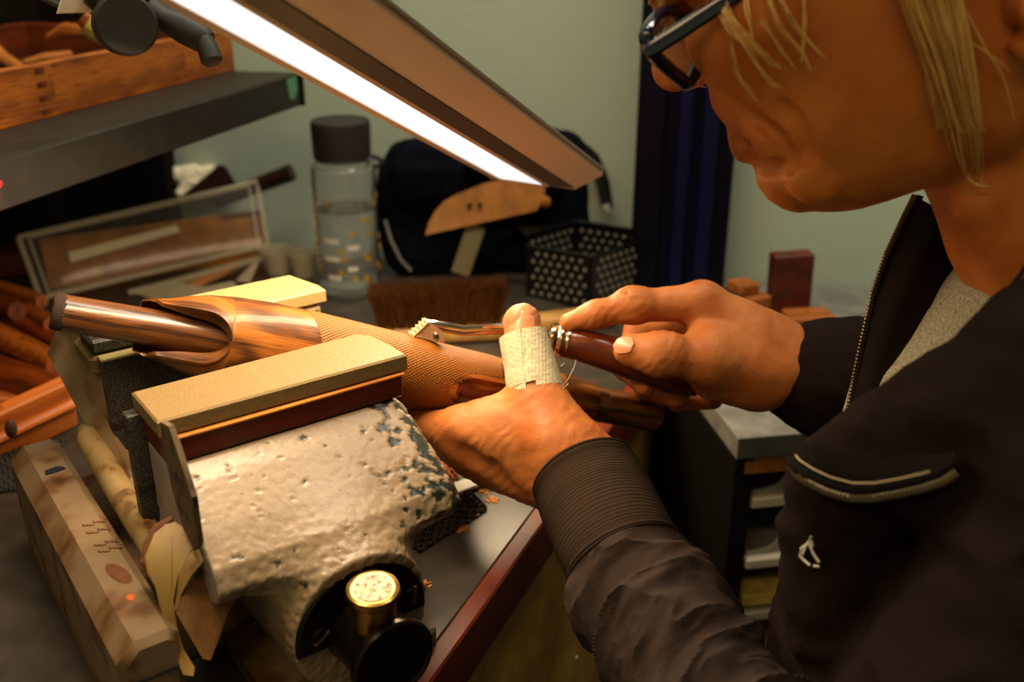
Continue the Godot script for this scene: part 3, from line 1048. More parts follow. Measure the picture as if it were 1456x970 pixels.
func lamp(lt: Transform3D) -> void:
	var t := thing("bench_lamp", "long lit bench lamp with a beige metal housing hanging over the vise", "lamp", lt * Vector3(0.05, 0, 0.3))
	var poly := PackedVector2Array([Vector2(0, -0.0005), Vector2(0.010, -0.0005), Vector2(0.0102, 0.004), Vector2(0.0535, 0.004), Vector2(0.0537, -0.0005), Vector2(0.0565, -0.0005), Vector2(0.058, 0.0015), Vector2(0.081, 0.003), Vector2(0.103, 0.018), Vector2(0.1025, 0.022), Vector2(0.06, 0.030), Vector2(0.008, 0.024), Vector2(-0.0012, 0.006)])
	part(t, "housing", M.new().prism(Transform3D(), poly, 0.64).done(), mats.lamp, lt)
	var end_poly := PackedVector2Array([Vector2(-0.0015, -0.0008), Vector2(0.081, 0.0015), Vector2(0.1035, 0.0175), Vector2(0.1028, 0.0225), Vector2(0.06, 0.0306), Vector2(0.008, 0.0246), Vector2(-0.0017, 0.006)])
	part(t, "end_cap", M.new().prism(Transform3D(), end_poly, 0.004, 0.0006).done(), mats.lamp, lt * Transform3D(Basis(), Vector3(0, 0, -0.004)))
	var glow := mat(hexc("f2f4f4"), 0.4)
	glow.emission_enabled = true
	glow.emission = Color(0.97, 0.98, 1.0)
	glow.emission_energy_multiplier = 1.15
	part(t, "diffuser", M.new().box(Transform3D(), Vector3(0.043, 0.003, 0.636), 0.0006).done(), glow, lt * Transform3D(Basis(), Vector3(0.0318, 0.0018, 0.319)), "glowing white diffuser")
	part(t, "dark_band", M.new().box(Transform3D(), Vector3(0.0225, 0.001, 0.638), 0.0003).done(), mats.band, lt * Transform3D(Basis(Vector3(0, 0, 1), 0.065), Vector3(0.0695, 0.0016, 0.319)), "dark brown band beside the diffuser")  # shade of the recessed lip, laid on as a dark strip
	part(t, "top_seam", M.new().box(Transform3D(), Vector3(0.003, 0.003, 0.64), 0.0008).done(), mats.lamp_edge, lt * Transform3D(Basis(), Vector3(0.1035, 0.0225, 0.32)))
	# jointed arm behind the lamp
	var k0 := at(190, 46, 0.60)
	var ax := (EYE - k0).normalized().rotated(Vector3.UP, 0.12)
	var kf := frame(k0, ax.cross(Vector3.UP), ax)   # y towards the viewer
	part(t, "joint_knob", M.new().lathe(kf, [Vector2(0, 0.012), Vector2(0.0165, 0.0125), Vector2(0.0183, 0.0105), Vector2(0.0183, -0.004), Vector2(0.016, -0.009), Vector2(0.0, -0.009)], 40).done(), mats.plastic, Transform3D(), "round black joint knob")
	part(t, "joint_block", M.new().box(Transform3D(), Vector3(0.03, 0.05, 0.022), 0.004).done(), mats.plastic, Transform3D(kf.basis * Basis(Vector3.UP, 0.7), k0 - ax * 0.022 + Vector3(-0.004, 0.018, 0)))
	part(t, "lever", M.new().tube([at(228, 28, 0.612), at(246, 38, 0.612), at(275, 52, 0.612), at(300, 66, 0.612), at(309, 70, 0.612)], [0.010, 0.0075, 0.0095, 0.0088, 0.006], 16).done(), mats.plastic)
	part(t, "lever_tip", M.new().tube([at(298, 62, 0.61), at(306, 78, 0.61), at(312, 96, 0.61), at(314, 101, 0.61)], [0.0055, 0.0065, 0.0068, 0.004], 12).done(), mats.plastic)
	part(t, "arm", M.new().tube([at(176, 14, 0.63), at(150, -60, 0.66), at(120, -190, 0.7)], [0.010, 0.010, 0.010], 14).done(), mats.lamp)
	part(t, "arm_plate", M.new().prism(Transform3D(kf.basis * Basis(Vector3.RIGHT, -PI / 2), at(122, -4, 0.60)), PackedVector2Array([Vector2(-0.012, 0.014), Vector2(0.013, 0.014), Vector2(0.002, -0.0095)]), 0.004, 0.0006).done(), mats.lamp)


# ---------------------------------------------------------------- the vise
func sd_poly(p: Vector2, v: PackedVector2Array) -> float:
	var d := (p - v[0]).length_squared()
	var s := 1.0
	var j := v.size() - 1
	for i in v.size():
		var e := v[j] - v[i]
		var w := p - v[i]
		var b := w - e * clampf(w.dot(e) / e.length_squared(), 0.0, 1.0)
		d = minf(d, b.length_squared())
		var c1 := p.y >= v[i].y
		var c2 := p.y < v[j].y
		var c3 := e.x * w.y > e.y * w.x
		if (c1 and c2 and c3) or (not c1 and not c2 and not c3):
			s = -s
		j = i
	return s * sqrt(d)


func smin(a: float, b: float, k: float) -> float:
	var h := maxf(k - absf(a - b), 0.0) / k
	return minf(a, b) - h * h * k * 0.25


func smax(a: float, b: float, k: float) -> float:
	return -smin(-a, -b, k)


func vise() -> void:
	var X := vx(0, 0, 0)   # mesh frame: x along the jaws, y up, z towards the viewer
	var t := thing("bench_vise", "big cream painted bench vise with chipped worn paint clamping the wooden fore-end", "vise", vp(0.06, 0, -0.168))
	var grain := FastNoiseLite.new(); grain.seed = 5; grain.frequency = 160.0
	var chip := FastNoiseLite.new(); chip.seed = 9; chip.frequency = 95.0; chip.fractal_octaves = 4
	var blotch := FastNoiseLite.new(); blotch.seed = 2; blotch.frequency = 14.0
	mats.cream = mat(Color.WHITE, 0.36, {"vc": true, "tex": tex.grit, "bump": tex.lumps, "bs": 0.02, "tri": 16.0, "coat": 0.1, "coat_r": 0.3})
	mats.cream_old = mat(Color.WHITE, 0.5, {"vc": true, "tex": tex.stain, "bump": tex.fine, "bs": 0.008, "tri": 4.0})
	mats.cap = mat(hexc("776038"), 0.62, {"tex": tex.grit, "bump": tex.fine, "bs": 0.02, "tri": 8.0})
	mats.speck = mat(Color.WHITE, 0.5, {"tex": tex.specks, "tri": 9.0})
	mats.jawwood = mat(Color.WHITE, 0.3, {"tex": tex.orange_h, "tri": Vector3(3, 12, 12), "coat": 0.3})
	mats.jawwood.albedo_color = hexc("7d4a34")
	# moving jaw: a bulging head that flows into the round screw boss
	var prof := PackedVector2Array([Vector2(0.010, -0.0285), Vector2(0.049, -0.0285), Vector2(0.062, -0.036), Vector2(0.087, -0.053), Vector2(0.104, -0.066), Vector2(0.110, -0.078), Vector2(0.100, -0.090), Vector2(0.075, -0.100), Vector2(0.045, -0.112), Vector2(0.010, -0.118)])
	var bl := Blob.new()
	bl.add(Vector3(0, -0.12, 0), Vector3(0.15, -0.12, 0), 0.001, 0.001, 0.001)   # only for the bounds
	bl.act.clear()
	bl.more_k = 0.001
	bl.more = func(q: Vector3) -> float:
		var d := sd_poly(Vector2(q.z, q.y), prof)
		var xe := absf(q.x - 0.0765) - 0.0755
		if q.x > 0.0765:
			# the right end leans out as the head goes down
			xe -= clampf((-0.03 - q.y) * 0.14, -0.002, 0.009)
			d = smax(d, xe, 0.012)
		else:
			d = maxf(d, xe)
		var rr := Vector2(q.x - 0.0765, q.y + 0.122)
		var boss := maxf(rr.length() - (0.0425 + 0.05 * maxf(0.0, 0.085 - q.z)), absf(q.z - 0.06) - 0.062)
		var slide := Vector2(absf(q.x - 0.072) - 0.024, absf(q.y + 0.15) - 0.030)
		var sl := maxf(maxf(slide.x, slide.y), absf(q.z - 0.03) - 0.075)
		return smin(smin(d, boss, 0.034), sl, 0.02)
	bl.focus(Vector3(9, 9, 9), 0.0)
	bl.act.clear()
	var box := AABB(Vector3(-0.008, -0.192, 0.0), Vector3(0.176, 0.176, 0.132))
	var paint := func(p: Vector3, n: Vector3) -> Color:
		var c := Color(0.245, 0.18, 0.11)
		c = c.lerp(Color(0.18, 0.115, 0.06), clampf(blotch.get_noise_3dv(p) * 0.8, 0.0, 0.5))
		var edge := clampf((p.x - 0.10) / 0.05, 0.0, 1.0) * clampf((p.y + 0.115) / 0.03, 0.0, 1.0)
		var wear := chip.get_noise_3dv(p) + 0.62 * edge - 0.50
		if wear > 0.0:
			c = Color(0.016, 0.020, 0.017) if wear > 0.04 else Color(0.11, 0.085, 0.055)
		elif chip.get_noise_3dv(p * 2.3 + Vector3(4, 0, 0)) > 0.60:
			c = Color(0.12, 0.09, 0.06)
		if p.x < 0.0022 and n.x < -0.4:
			c = Color(0.30, 0.24, 0.22)
		return c
	var raw := [_net(bl, 0.0016, box)]
	part(t, "front_jaw", net_mesh(raw, paint, func(p: Vector3, n: Vector3) -> float: return 0.0012 * grain.get_noise_3dv(p) * clampf((-p.y - 0.05) / 0.03, 0.1, 1.0) + (-0.0006 if chip.get_noise_3dv(p) + 0.62 * clampf((p.x - 0.10) / 0.05, 0.0, 1.0) * clampf((p.y + 0.115) / 0.03, 0.0, 1.0) > 0.50 else 0.0)), mats.cream, X, "cream painted front jaw with chipped paint")
	# caps and liners of the two jaws
	var capf := PackedVector2Array([Vector2(-0.001, 0.046), Vector2(-0.001, 0.0), Vector2(0.146, -0.002), Vector2(0.1525, 0.006), Vector2(0.1555, 0.030), Vector2(0.1555, 0.047)])
	part(t, "front_jaw_cap", M.new().prism(Transform3D(Basis(Vector3.RIGHT, Vector3(0, 0, 1), Vector3.DOWN), Vector3(0, 0, 0)), capf, 0.011, 0.0012).done(), mats.cap, X, "tan fibre cap on the front jaw")
	part(t, "front_jaw_board", M.new().box(Transform3D(Basis(), Vector3(0.0765, -0.0200, 0.0255)), Vector3(0.151, 0.0165, 0.044), 0.0014).done(), mats.jawwood, X, "dark red wooden board under the front cap")
	part(t, "board_lip", M.new().box(Transform3D(Basis(), Vector3(0.0768, -0.0123, 0.0262)), Vector3(0.152, 0.0018, 0.0455), 0.0005).done(), mats.pine_tri, X, "thin orange edge of the board")
	var lean := Basis(Vector3(0, 0, 1), 0.0)
	part(t, "front_liner", M.new().box(Transform3D(lean, Vector3(0.072, -0.055, 0.0035)), Vector3(0.160, 0.088, 0.009), 0.0008).done(), mats.speck, X, "black liner of the front jaw")
	var strip := M.new()
	var sq := [Vector2(240, 597), Vector2(252, 604), Vector2(264, 640), Vector2(284, 702), Vector2(293, 768), Vector2(287, 776), Vector2(272, 745), Vector2(256, 690), Vector2(246, 640)]
	var rows := [PackedVector3Array(), PackedVector3Array()]
	for q in sq:
		var r := ray(q.x, q.y)
		var g := vp(-0.0035, 0, 0)
		var hit := EYE + r * ((g - EYE).dot(VJ) / r.dot(VJ))
		var loc: Vector3 = X.affine_inverse() * hit
		rows[0].append(loc)
		rows[1].append(loc + Vector3(0.003, 0, 0))
	strip.loft(rows)
	part(t, "peeling_liner", strip.done(), mats.liner, X, "peeling olive leather at the end of the front jaw")
	part(t, "back_jaw_cap", M.new().prism(Transform3D(Basis(Vector3.RIGHT, Vector3(0, 0, 1), Vector3.DOWN), Vector3(0, 0, 0)), PackedVector2Array([Vector2(0.034, -0.092), Vector2(0.034, -0.138), Vector2(0.160, -0.138), Vector2(0.168, -0.104), Vector2(0.168, -0.092)]), 0.0105, 0.0012).done(), mats.cap_pale, X, "pale tan cap on the back jaw")
	part(t, "back_jaw_board", M.new().box(Transform3D(Basis(), Vector3(0.081, -0.0186, -0.114)), Vector3(0.166, 0.0145, 0.044), 0.003).done(), mats.cap, X)
	part(t, "back_liner", M.new().box(Transform3D(Basis(), Vector3(0.078, -0.052, -0.0880)), Vector3(0.150, 0.078, 0.0075), 0.0008).done(), mats.speck, X, "black speckled liner of the back jaw")
	part(t, "liner_rim", M.new().box(Transform3D(Basis(), Vector3(0.030, -0.0125, -0.0885)), Vector3(0.054, 0.0024, 0.009), 0.0006).done(), mats.cap_pale, X, "yellow rim on the back liner")
	part(t, "end_block", M.new().box(Transform3D(Basis(), Vector3(0.016, -0.006, -0.107)), Vector3(0.032, 0.010, 0.028), 0.002).done(), mats.speck, X)
	part(t, "end_rim", M.new().box(Transform3D(Basis(), Vector3(0.012, -0.0005, -0.125)), Vector3(0.026, 0.002, 0.009), 0.0006).done(), mats.cap_pale, X)
	# fixed jaw casting: its flaring left face and the body behind
	var face := [at(141, 477, 0.655), at(112, 462, 0.70), at(92, 470, 0.715), at(81, 500, 0.72), at(130, 590, 0.69), at(182, 676, 0.655), at(238, 762, 0.628), at(250, 745, 0.645), at(204, 650, 0.682), at(196, 600, 0.674), at(165, 520, 0.657)]
	var fm := M.new()
	var fr := [PackedVector3Array(), PackedVector3Array(), PackedVector3Array()]
	var fmid := at(165, 590, 0.675)
	for q in face:
		fr[0].append(X.affine_inverse() * ((q as Vector3).lerp(fmid, 0.025)))
		fr[1].append(X.affine_inverse() * (q + VJ * 0.003))
		fr[2].append(X.affine_inverse() * (q + VJ * 0.12))
	fm.col = Color(0.26, 0.195, 0.125)
	fm.loft(fr)
	part(t, "back_jaw", fm.done(), mats.cream_old, X, "cream painted fixed jaw")
	var bo := at(158, 557, 0.674)
	var bf := frame(bo, Vector3.UP.cross(-VJ + VA * 0.35), -VJ + VA * 0.35)
	part(t, "pivot_boss", M.new().lathe(Transform3D(bf.basis * Basis.from_scale(Vector3(1.0, 1, 1.5)), bo), [Vector2(0, 0.0022), Vector2(0.0145, 0.0022), Vector2(0.016, 0.0), Vector2(0.016, -0.012), Vector2(0, -0.012)], 36).done(), mats.boss, Transform3D(), "brown oval boss")
	part(t, "slide_rail", M.new().tube([X.affine_inverse() * at(134, 606, 0.690), X.affine_inverse() * at(142, 620, 0.681), X.affine_inverse() * at(182, 690, 0.637), X.affine_inverse() * at(226, 762, 0.593), X.affine_inverse() * at(240, 790, 0.577)], [0.004, 0.0085, 0.0085, 0.0085, 0.008], 16).done(), mats.rail, X, "rounded cream slide rail")
	part(t, "rail_plate", M.new().tube([X.affine_inverse() * at(200, 680, 0.640), X.affine_inverse() * at(245, 764, 0.588)], [0.0035, 0.0035], 4).done(), mats.rail, X)
	# base block with a chamfered top
	var bp := PackedVector2Array([Vector2(-0.054, -0.168), Vector2(-0.054, -0.100), Vector2(-0.044, -0.0895), Vector2(-0.026, -0.0895), Vector2(-0.021, -0.094), Vector2(-0.021, -0.168)])
	var bm := M.new()
	bm.col = Color(0.19, 0.132, 0.075)
	bm.prism(Transform3D(Basis(), Vector3(0, 0, -0.155)), bp, 0.262, 0.004)
	part(t, "base", bm.done(), mats.cream_old, X, "cream painted base block with rust stains")
	var bq := M.new()
	bq.col = bm.col
	bq.prism(Transform3D(Basis(), Vector3(0, 0, -0.15)), PackedVector2Array([Vector2(-0.0205, -0.168), Vector2(-0.0205, -0.125), Vector2(0.13, -0.125), Vector2(0.13, -0.168)]), 0.19, 0.002)
	bq.prism(Transform3D(Basis(), Vector3(0, 0, 0.0405)), PackedVector2Array([Vector2(0.02, -0.168), Vector2(0.02, -0.156), Vector2(0.13, -0.156), Vector2(0.13, -0.168)]), 0.075, 0.002)
	part(t, "base", bq.done(), mats.cream_old, X)
	part(t, "blue_mark", M.new().prism(Transform3D(Basis(Vector3.RIGHT, Vector3(0, 0, 1), Vector3.DOWN), Vector3(-0.034, -0.0889, -0.103)), PackedVector2Array([Vector2(-0.006, -0.002), Vector2(0.002, -0.0035), Vector2(0.0055, -0.001), Vector2(0.0065, 0.003), Vector2(-0.002, 0.0045), Vector2(-0.0065, 0.004)]), 0.0006).done(), mat(hexc("0e0f24"), 0.6), X, "dark blue paint mark")
	for k in 4:
		# cast lettering, worn down to illegible rust lines
		var z: float = [-0.022, -0.012, 0.004, 0.012][k]
		for s in 7:
			var x := -0.036 + s * 0.0021
			part(t, "cast_mark", M.new().box(Transform3D(Basis(Vector3.UP, 0.3 + 0.5 * (s % 3)), Vector3(x, -0.0893, z + 0.0012 * ((s * 7) % 3))), Vector3(0.0012, 0.0006, 0.0028), 0.0001).done(), mats.rust, X)
	part(t, "worn_groove", M.new().ball(Transform3D(Basis(Vector3.UP, 0.2) * Basis.from_scale(Vector3(0.0045, 0.0009, 0.013)), Vector3(-0.033, -0.0893, 0.040)), 12).done(), mats.rust, X, "rusty worn groove")
	part(t, "rust_spot", M.new().ball(Transform3D(Basis.from_scale(Vector3(0.0022, 0.0007, 0.0034)), Vector3(-0.034, -0.0893, 0.066)), 8).done(), mats.rust_bright, X)
	part(t, "seam", M.new().box(Transform3D(Basis(), Vector3(-0.037, -0.112, 0.1075)), Vector3(0.03, 0.002, 0.0012), 0.0).done(), mats.dark, X)
	# screw end: cover plate, two slotted screws, spindle head, end disc and handle
	var pp := PackedVector2Array()
	for k in 41:
		var a := -0.10 + (PI + 0.2) * k / 40.0
		pp.append(Vector2(0.0412 * cos(a), 0.0412 * sin(a)))
	part(t, "cover_plate", M.new().prism(Transform3D(Basis(), Vector3(0.0755, -0.1225, 0.121)), pp, 0.0045, 0.001).done(), mats.gun, X, "dark half round cover plate")
	for q in [[0.0485, -0.1165, 0.55], [0.1085, -0.1135, 1.45]]:
		var s := part(t, "screw", M.new().lathe(Transform3D(Basis(Vector3.RIGHT, PI / 2), Vector3(q[0], q[1], 0.1253)), [Vector2(0, -0.001), Vector2(0.0062, -0.001), Vector2(0.0058, 0.0012), Vector2(0.004, 0.0022), Vector2(0, 0.0024)], 24).done(), mats.gun, X)
		part(s, "slot", M.new().box(Transform3D(Basis(Vector3(0, 0, 1), q[2]), Vector3(q[0], q[1], 0.1272)), Vector3(0.0112, 0.0018, 0.0012), 0.0).done(), mats.rust_dark, X)
	var zc := Transform3D(Basis(Vector3.RIGHT, PI / 2), Vector3(0.0755, -0.1235, 0.0))   # lathe height runs towards the viewer
	part(t, "spindle_head", M.new().lathe(zc, [Vector2(0.0, 0.118), Vector2(0.0235, 0.118), Vector2(0.0215, 0.130), Vector2(0.0205, 0.150), Vector2(0.0205, 0.158), Vector2(0, 0.158)], 40).done(), mats.gun, X, "dark oily spindle head")
	part(t, "end_disc", M.new().lathe(zc, [Vector2(0, 0.155), Vector2(0.0240, 0.155), Vector2(0.0252, 0.1565), Vector2(0.0252, 0.1595), Vector2(0.0240, 0.161), Vector2(0.0222, 0.161), Vector2(0.0214, 0.1602), Vector2(0, 0.1602)], 44).done(), mats.gun, X)
	var hd := Vector3(-0.03, 1.0, 0.10).normalized()
	var hx := frame(Vector3(0.0735, -0.1235, 0.142), hd.cross(Vector3(0, 0, 1)).cross(hd), hd)
	var h := part(t, "handle_bar", M.new().lathe(hx, [Vector2(0, -0.034), Vector2(0.0085, -0.034), Vector2(0.0085, 0.022), Vector2(0, 0.022)], 20).done(), mats.steel, X, "steel handle bar")
	part(h, "end_knob", M.new().lathe(hx, [Vector2(0.0, 0.018), Vector2(0.0118, 0.018), Vector2(0.0122, 0.024), Vector2(0.0122, 0.036), Vector2(0.0143, 0.0375), Vector2(0.0150, 0.0395), Vector2(0.0143, 0.0425), Vector2(0.0128, 0.0432), Vector2(0.0118, 0.0425), Vector2(0, 0.0427)], 40).done(), mats.brass, X, "worn brass coloured end knob")
	part(h, "bright_face", M.new().lathe(hx, [Vector2(0, 0.0420), Vector2(0.0110, 0.0420), Vector2(0.0106, 0.0430), Vector2(0, 0.0431)], 32).done(), mats.pale_metal, X, "bright worn metal face")
	# the worn leather jaw pad stuck beside the front jaw
	var w := thing("leather_jaw_pad", "curled worn leather jaw pad with a rusty rim leaning beside the front jaw", "jaw pad", at(280, 900, 0.53))
	var outer := [Vector2(256, 732), Vector2(232, 752), Vector2(219, 784), Vector2(222, 806), Vector2(233, 826), Vector2(243, 866), Vector2(254, 905), Vector2(272, 948), Vector2(286, 950), Vector2(288, 938), Vector2(272, 912), Vector2(262, 876), Vector2(258, 846), Vector2(264, 812), Vector2(276, 786), Vector2(290, 765), Vector2(270, 742)]
	part(w, "leather_sheet", _plate(outer, 0.548, 0.545, 0.006, 0.10, -0.026), mats.leather, Transform3D(), "curling olive tan leather sheet")
	part(w, "second_layer", _plate([Vector2(292, 766), Vector2(300, 790), Vector2(282, 812), Vector2(268, 838), Vector2(262, 860), Vector2(258, 846), Vector2(263, 815), Vector2(276, 786)], 0.538, 0.537, 0.003, 0.03, -0.010), mats.leather, Transform3D())
	part(w, "rusty_rim", M.new().tube([at(258, 731, 0.547), at(238, 745, 0.546), at(226, 768, 0.544), at(221, 792, 0.541), at(228, 810, 0.540)], [0.002, 0.0034, 0.0038, 0.0036, 0.002], 10).done(), mats.rust, Transform3D(), "rust brown rim")
	part(w, "suede_flap", _plate([Vector2(300, 788), Vector2(318, 806), Vector2(352, 816), Vector2(349, 838), Vector2(334, 862), Vector2(320, 902), Vector2(310, 928), Vector2(299, 926), Vector2(283, 898), Vector2(262, 862), Vector2(276, 832)], 0.534, 0.562, 0.005, 0.0, -0.012), mats.suede, Transform3D(), "brown suede flap")
	rebase(w, at(280, 950, 0.525))


# a thick plate whose outline is given in pixels at the depths d0 (left) to d1 (right), bulging towards the viewer
func _plate(px: Array, d0: float, d1: float, thick: float, bulge: float, dv := 0.0) -> ArrayMesh:
	var x0 := 1e9
	var x1 := -1e9
	var y0 := 1e9
	var y1 := -1e9
	for q in px:
		x0 = minf(x0, q.x); x1 = maxf(x1, q.x); y0 = minf(y0, q.y); y1 = maxf(y1, q.y)
	var poly := PackedVector2Array(px)
	var m := M.new()
	# fill with a fine grid of triangles so that it can curl
	var idx := Geometry2D.triangulate_polygon(poly)
	var tris := []
	for t in range(0, idx.size(), 3):
		tris.append([poly[idx[t]], poly[idx[t + 1]], poly[idx[t + 2]]])
	for pass_ in 3:
		var nxt := []
		for q in tris:
			var a: Vector2 = q[0]; var b: Vector2 = q[1]; var d: Vector2 = q[2]
			var ab := (a + b) / 2; var bd := (b + d) / 2; var da := (d + a) / 2
			nxt.append([a, ab, da]); nxt.append([ab, b, bd]); nxt.append([da, bd, d]); nxt.append([ab, bd, da])
		tris = nxt
	var put := func(q: Vector2, back: float) -> Vector3:
		var u := (q.x - x0) / maxf(x1 - x0, 1.0)
		var v := (q.y - y0) / maxf(y1 - y0, 1.0)
		return at(q.x, q.y, lerpf(d0, d1, u) - bulge * 0.2 * (u - 0.5) * (v - 0.5) - bulge * 0.06 * sin(v * 5.0) + dv * v + back)
	for q in tris:
		var cw: bool = (q[1] - q[0]).cross(q[2] - q[0]) > 0.0
		var b: Vector2 = q[1] if cw else q[2]
		var d: Vector2 = q[2] if cw else q[1]
		m.tri(put.call(q[0], 0.0), put.call(b, 0.0), put.call(d, 0.0))
		m.tri(put.call(q[0], thick), put.call(d, thick), put.call(b, thick))
	var n := poly.size()
	var cwp := Geometry2D.is_polygon_clockwise(poly)
	for k in n:
		for s in 8:
			var a := poly[k].lerp(poly[(k + 1) % n], s / 8.0)
			var b := poly[k].lerp(poly[(k + 1) % n], (s + 1) / 8.0)
			if cwp:
				m.quad(put.call(a, 0.0), put.call(b, 0.0), put.call(b, thick), put.call(a, thick))
			else:
				m.quad(put.call(b, 0.0), put.call(a, 0.0), put.call(a, thick), put.call(b, thick))
	m.close()
	return m.done()


func _net(bl: Blob, cell: float, box: AABB) -> Array:
	# a field given by a formula alone
	var keep := bl.a
	bl.a = PackedVector3Array()
	var r := bl.net(cell, box)
	bl.a = keep
	return r


# ---------------------------------------------------------------- the work in the vise
func workpiece() -> void:
	var p0 := at(90, 443, 0.61)
	var ax := (at(550, 522, 0.705) - p0).normalized()
	var mid := p0 + ax * 0.2
	var fx := frame(p0, ax, (EYE - mid))       # x along the wood, y towards the viewer, z sideways (up is -z)
	if fx.basis.z.y > 0.0:
		fx.basis.z = -fx.basis.z               # keep z pointing down
		fx.basis.x = fx.basis.x
	# angle 0 faces the viewer, positive turns downwards
	var S := func(t: float, a: float, r: float) -> Vector3: return fx.origin + fx.basis.x * t + (fx.basis.y * cos(a) + fx.basis.z * sin(a)) * r
	# the round bar through it
	var bar := thing("walnut_bar", "round dark walnut bar with a rough sawn end running through the fore-end", "wooden bar", p0)
	var rows := []
	for q in [[0.0, 0.0104], [0.0012, 0.0113], [0.03, 0.0117], [0.06, 0.0122], [0.09, 0.0128], [0.106, 0.0128], [0.108, 0.0138], [0.30, 0.0138], [0.448, 0.0138], [0.4515, 0.0132], [0.452, 0.011]]:
		var row := PackedVector3Array()
		for k in 40:
			row.append(S.call(q[0], TAU * k / 40, q[1]))
		rows.append(row)
	var m := M.new()
	m.loft(rows, true, true, true, Vector2(1, 5))
	part(bar, "bar", m.done(), mats.walnut_bar)
	rows = []
	for q in [[0.0003, 0.009], [0.0003, 0.0108], [0.0014, 0.01155], [0.0062, 0.0118], [0.0068, 0.0113]]:
		var row := PackedVector3Array()
		for k in 40:
			row.append(S.call(q[0] + 0.0006 * sin(k * 1.9) * (1.0 if q[0] > 0.005 else 0.0), TAU * k / 40, q[1]))
		rows.append(row)
	part(bar, "sawn_end", M.new().loft(rows).done(), mats.endgrain, Transform3D(), "dark rough sawn band at the end")
	# the fore-end: a turned body with a round-ended slot on the side of the viewer
	var Rt := func(t: float) -> float:
		var ks := [[0.050, 0.0165], [0.056, 0.0185], [0.066, 0.0205], [0.078, 0.0245], [0.092, 0.0278], [0.108, 0.0297], [0.130, 0.0306], [0.160, 0.0300], [0.20, 0.0278], [0.235, 0.0258], [0.267, 0.0240], [0.318, 0.0218], [0.36, 0.0190], [0.383, 0.0172], [0.3885, 0.0162], [0.3895, 0.0145]]
		for i in ks.size() - 1:
			if t <= ks[i + 1][0]:
				var u: float = (t - ks[i][0]) / (ks[i + 1][0] - ks[i][0])
				return lerpf(ks[i][1], ks[i + 1][1], u)
		return 0.0145
	var open := func(t: float, r: float) -> float:   # half angle of the slot
		if t >= 0.1045:
			return 0.0
		var w := 0.0166
		if t > 0.088:
			w *= sqrt(maxf(0.0, 1.0 - pow((t - 0.088) / 0.0165, 2.0)))
		if t < 0.062:
			w += (0.062 - t) * 0.5
		return asin(clampf(w / r, 0.0, 0.99))
	var dent := func(t: float, a: float) -> float:   # the recess on the right
		var u := clampf((t - 0.292) / 0.027, -1.0, 1.0)
		var q := Vector2(maxf(absf(t - 0.298) - 0.022, 0.0), (a - 0.30) * 0.0225).length() - 0.0088
		return 0.0062 * smoothstep(0.0012, -0.0012, q)
	var th := thing("wooden_foreend", "figured walnut fore-end with a round-ended slot and fine checkering clamped in the vise", "gunstock part", S.call(0.2, PI / 2, 0.0))
	rows = []
	var n := 120
	var ts := []
	for i in 22:
		ts.append(0.050 + 0.002 * i)
	for i in 27:
		ts.append(0.0935 + 0.0005 * i)
	for i in 70:
		ts.append(0.1085 + 0.00275 * i)
	for i in 46:
		ts.append(0.301 + 0.0012 * i)
	for i in 18:
		ts.append(0.3565 + 0.0018 * i)
	ts.append(0.3885); ts.append(0.3895)
	for t in ts:
		var r: float = Rt.call(t)
		var o: float = maxf(open.call(t, r), 0.004)
		var row := PackedVector3Array()
		for k in n + 1:
			var a: float = lerpf(o, TAU - o, float(k) / n)
			var aa := a if a < PI else a - TAU
			row.append(S.call(t, a, r - (dent.call(t, aa) if t > 0.25 else 0.0)))
		for k in n / 2 + 1:
			var a: float = lerpf(TAU - o * 1.02, o * 1.02, float(k) / (n / 2))
			row.append(S.call(t, a, minf(0.0168 if t < 0.1055 else 0.0143, r - 0.0008)))
		rows.append(row)
	m = M.new()
	m.loft(rows, true, true, true, Vector2(2.2, 6))
	part(th, "body", m.done(), mats.figured, Transform3D(), "figured walnut body")
	# checkering: a fine diamond pattern cut into a skin just proud of the wood
	rows = []
	var na := 90
	for i in 61:
		var row := PackedVector3Array()
		for k in na:
			var a := TAU * k / na
			var aa := a if a < PI else a - TAU
			var t0: float = 0.153 + 0.020 * clampf((aa + 1.4) / 2.4, 0.0, 1.0)
			var t1: float = 0.262 if (absf(aa - 0.30) < 0.62) else 0.300
			if absf(aa - 0.30) < 0.62:
				t1 = 0.2655 - 0.006 + 0.016 * pow(absf(aa - 0.30) / 0.62, 2.0)
			var t: float = lerpf(t0, t1, i / 60.0)
			row.append(S.call(t, a, float(Rt.call(t)) + 0.0003 * sin(PI * clampf(i / 60.0, 0.02, 0.98)) ** 0.2))
		rows.append(row)
	m = M.new()
	# uv in metres so that the diamonds keep their size
	for i in 60:
		for k in na:
			var k2 := (k + 1) % na
			var u0 := 0.16 * k / na
			var u1 := 0.16 * (k + 1) / na
			var v0: float = (rows[i][k] - p0).dot(ax); var v1: float = (rows[i][k2] - p0).dot(ax); var v2: float = (rows[i + 1][k2] - p0).dot(ax); var v3: float = (rows[i + 1][k] - p0).dot(ax)
			m.quad(rows[i][k], rows[i][k2], rows[i + 1][k2], rows[i + 1][k], Vector2(u0, v0), Vector2(u1, v1), Vector2(u1, v2), Vector2(u0, v3))
	m.close()
	part(th, "checkering", m.done(), mats.checker, Transform3D(), "fine diamond checkering")
	part(th, "recess_floor", M.new().tube([S.call(0.272, 0.30, 0.0160), S.call(0.285, 0.30, 0.0152), S.call(0.318, 0.30, 0.0150)], [0.0055, 0.0068, 0.006], 16, true, 0.3, fx.basis.y).done(), mats.redwood, Transform3D(), "dark red recess")
	# the checkering tool
	var tl := thing("checkering_tool", "checkering tool with a cranked steel shank and brass ferrule held in the right hand", "hand tool", at(800, 486, 0.742))
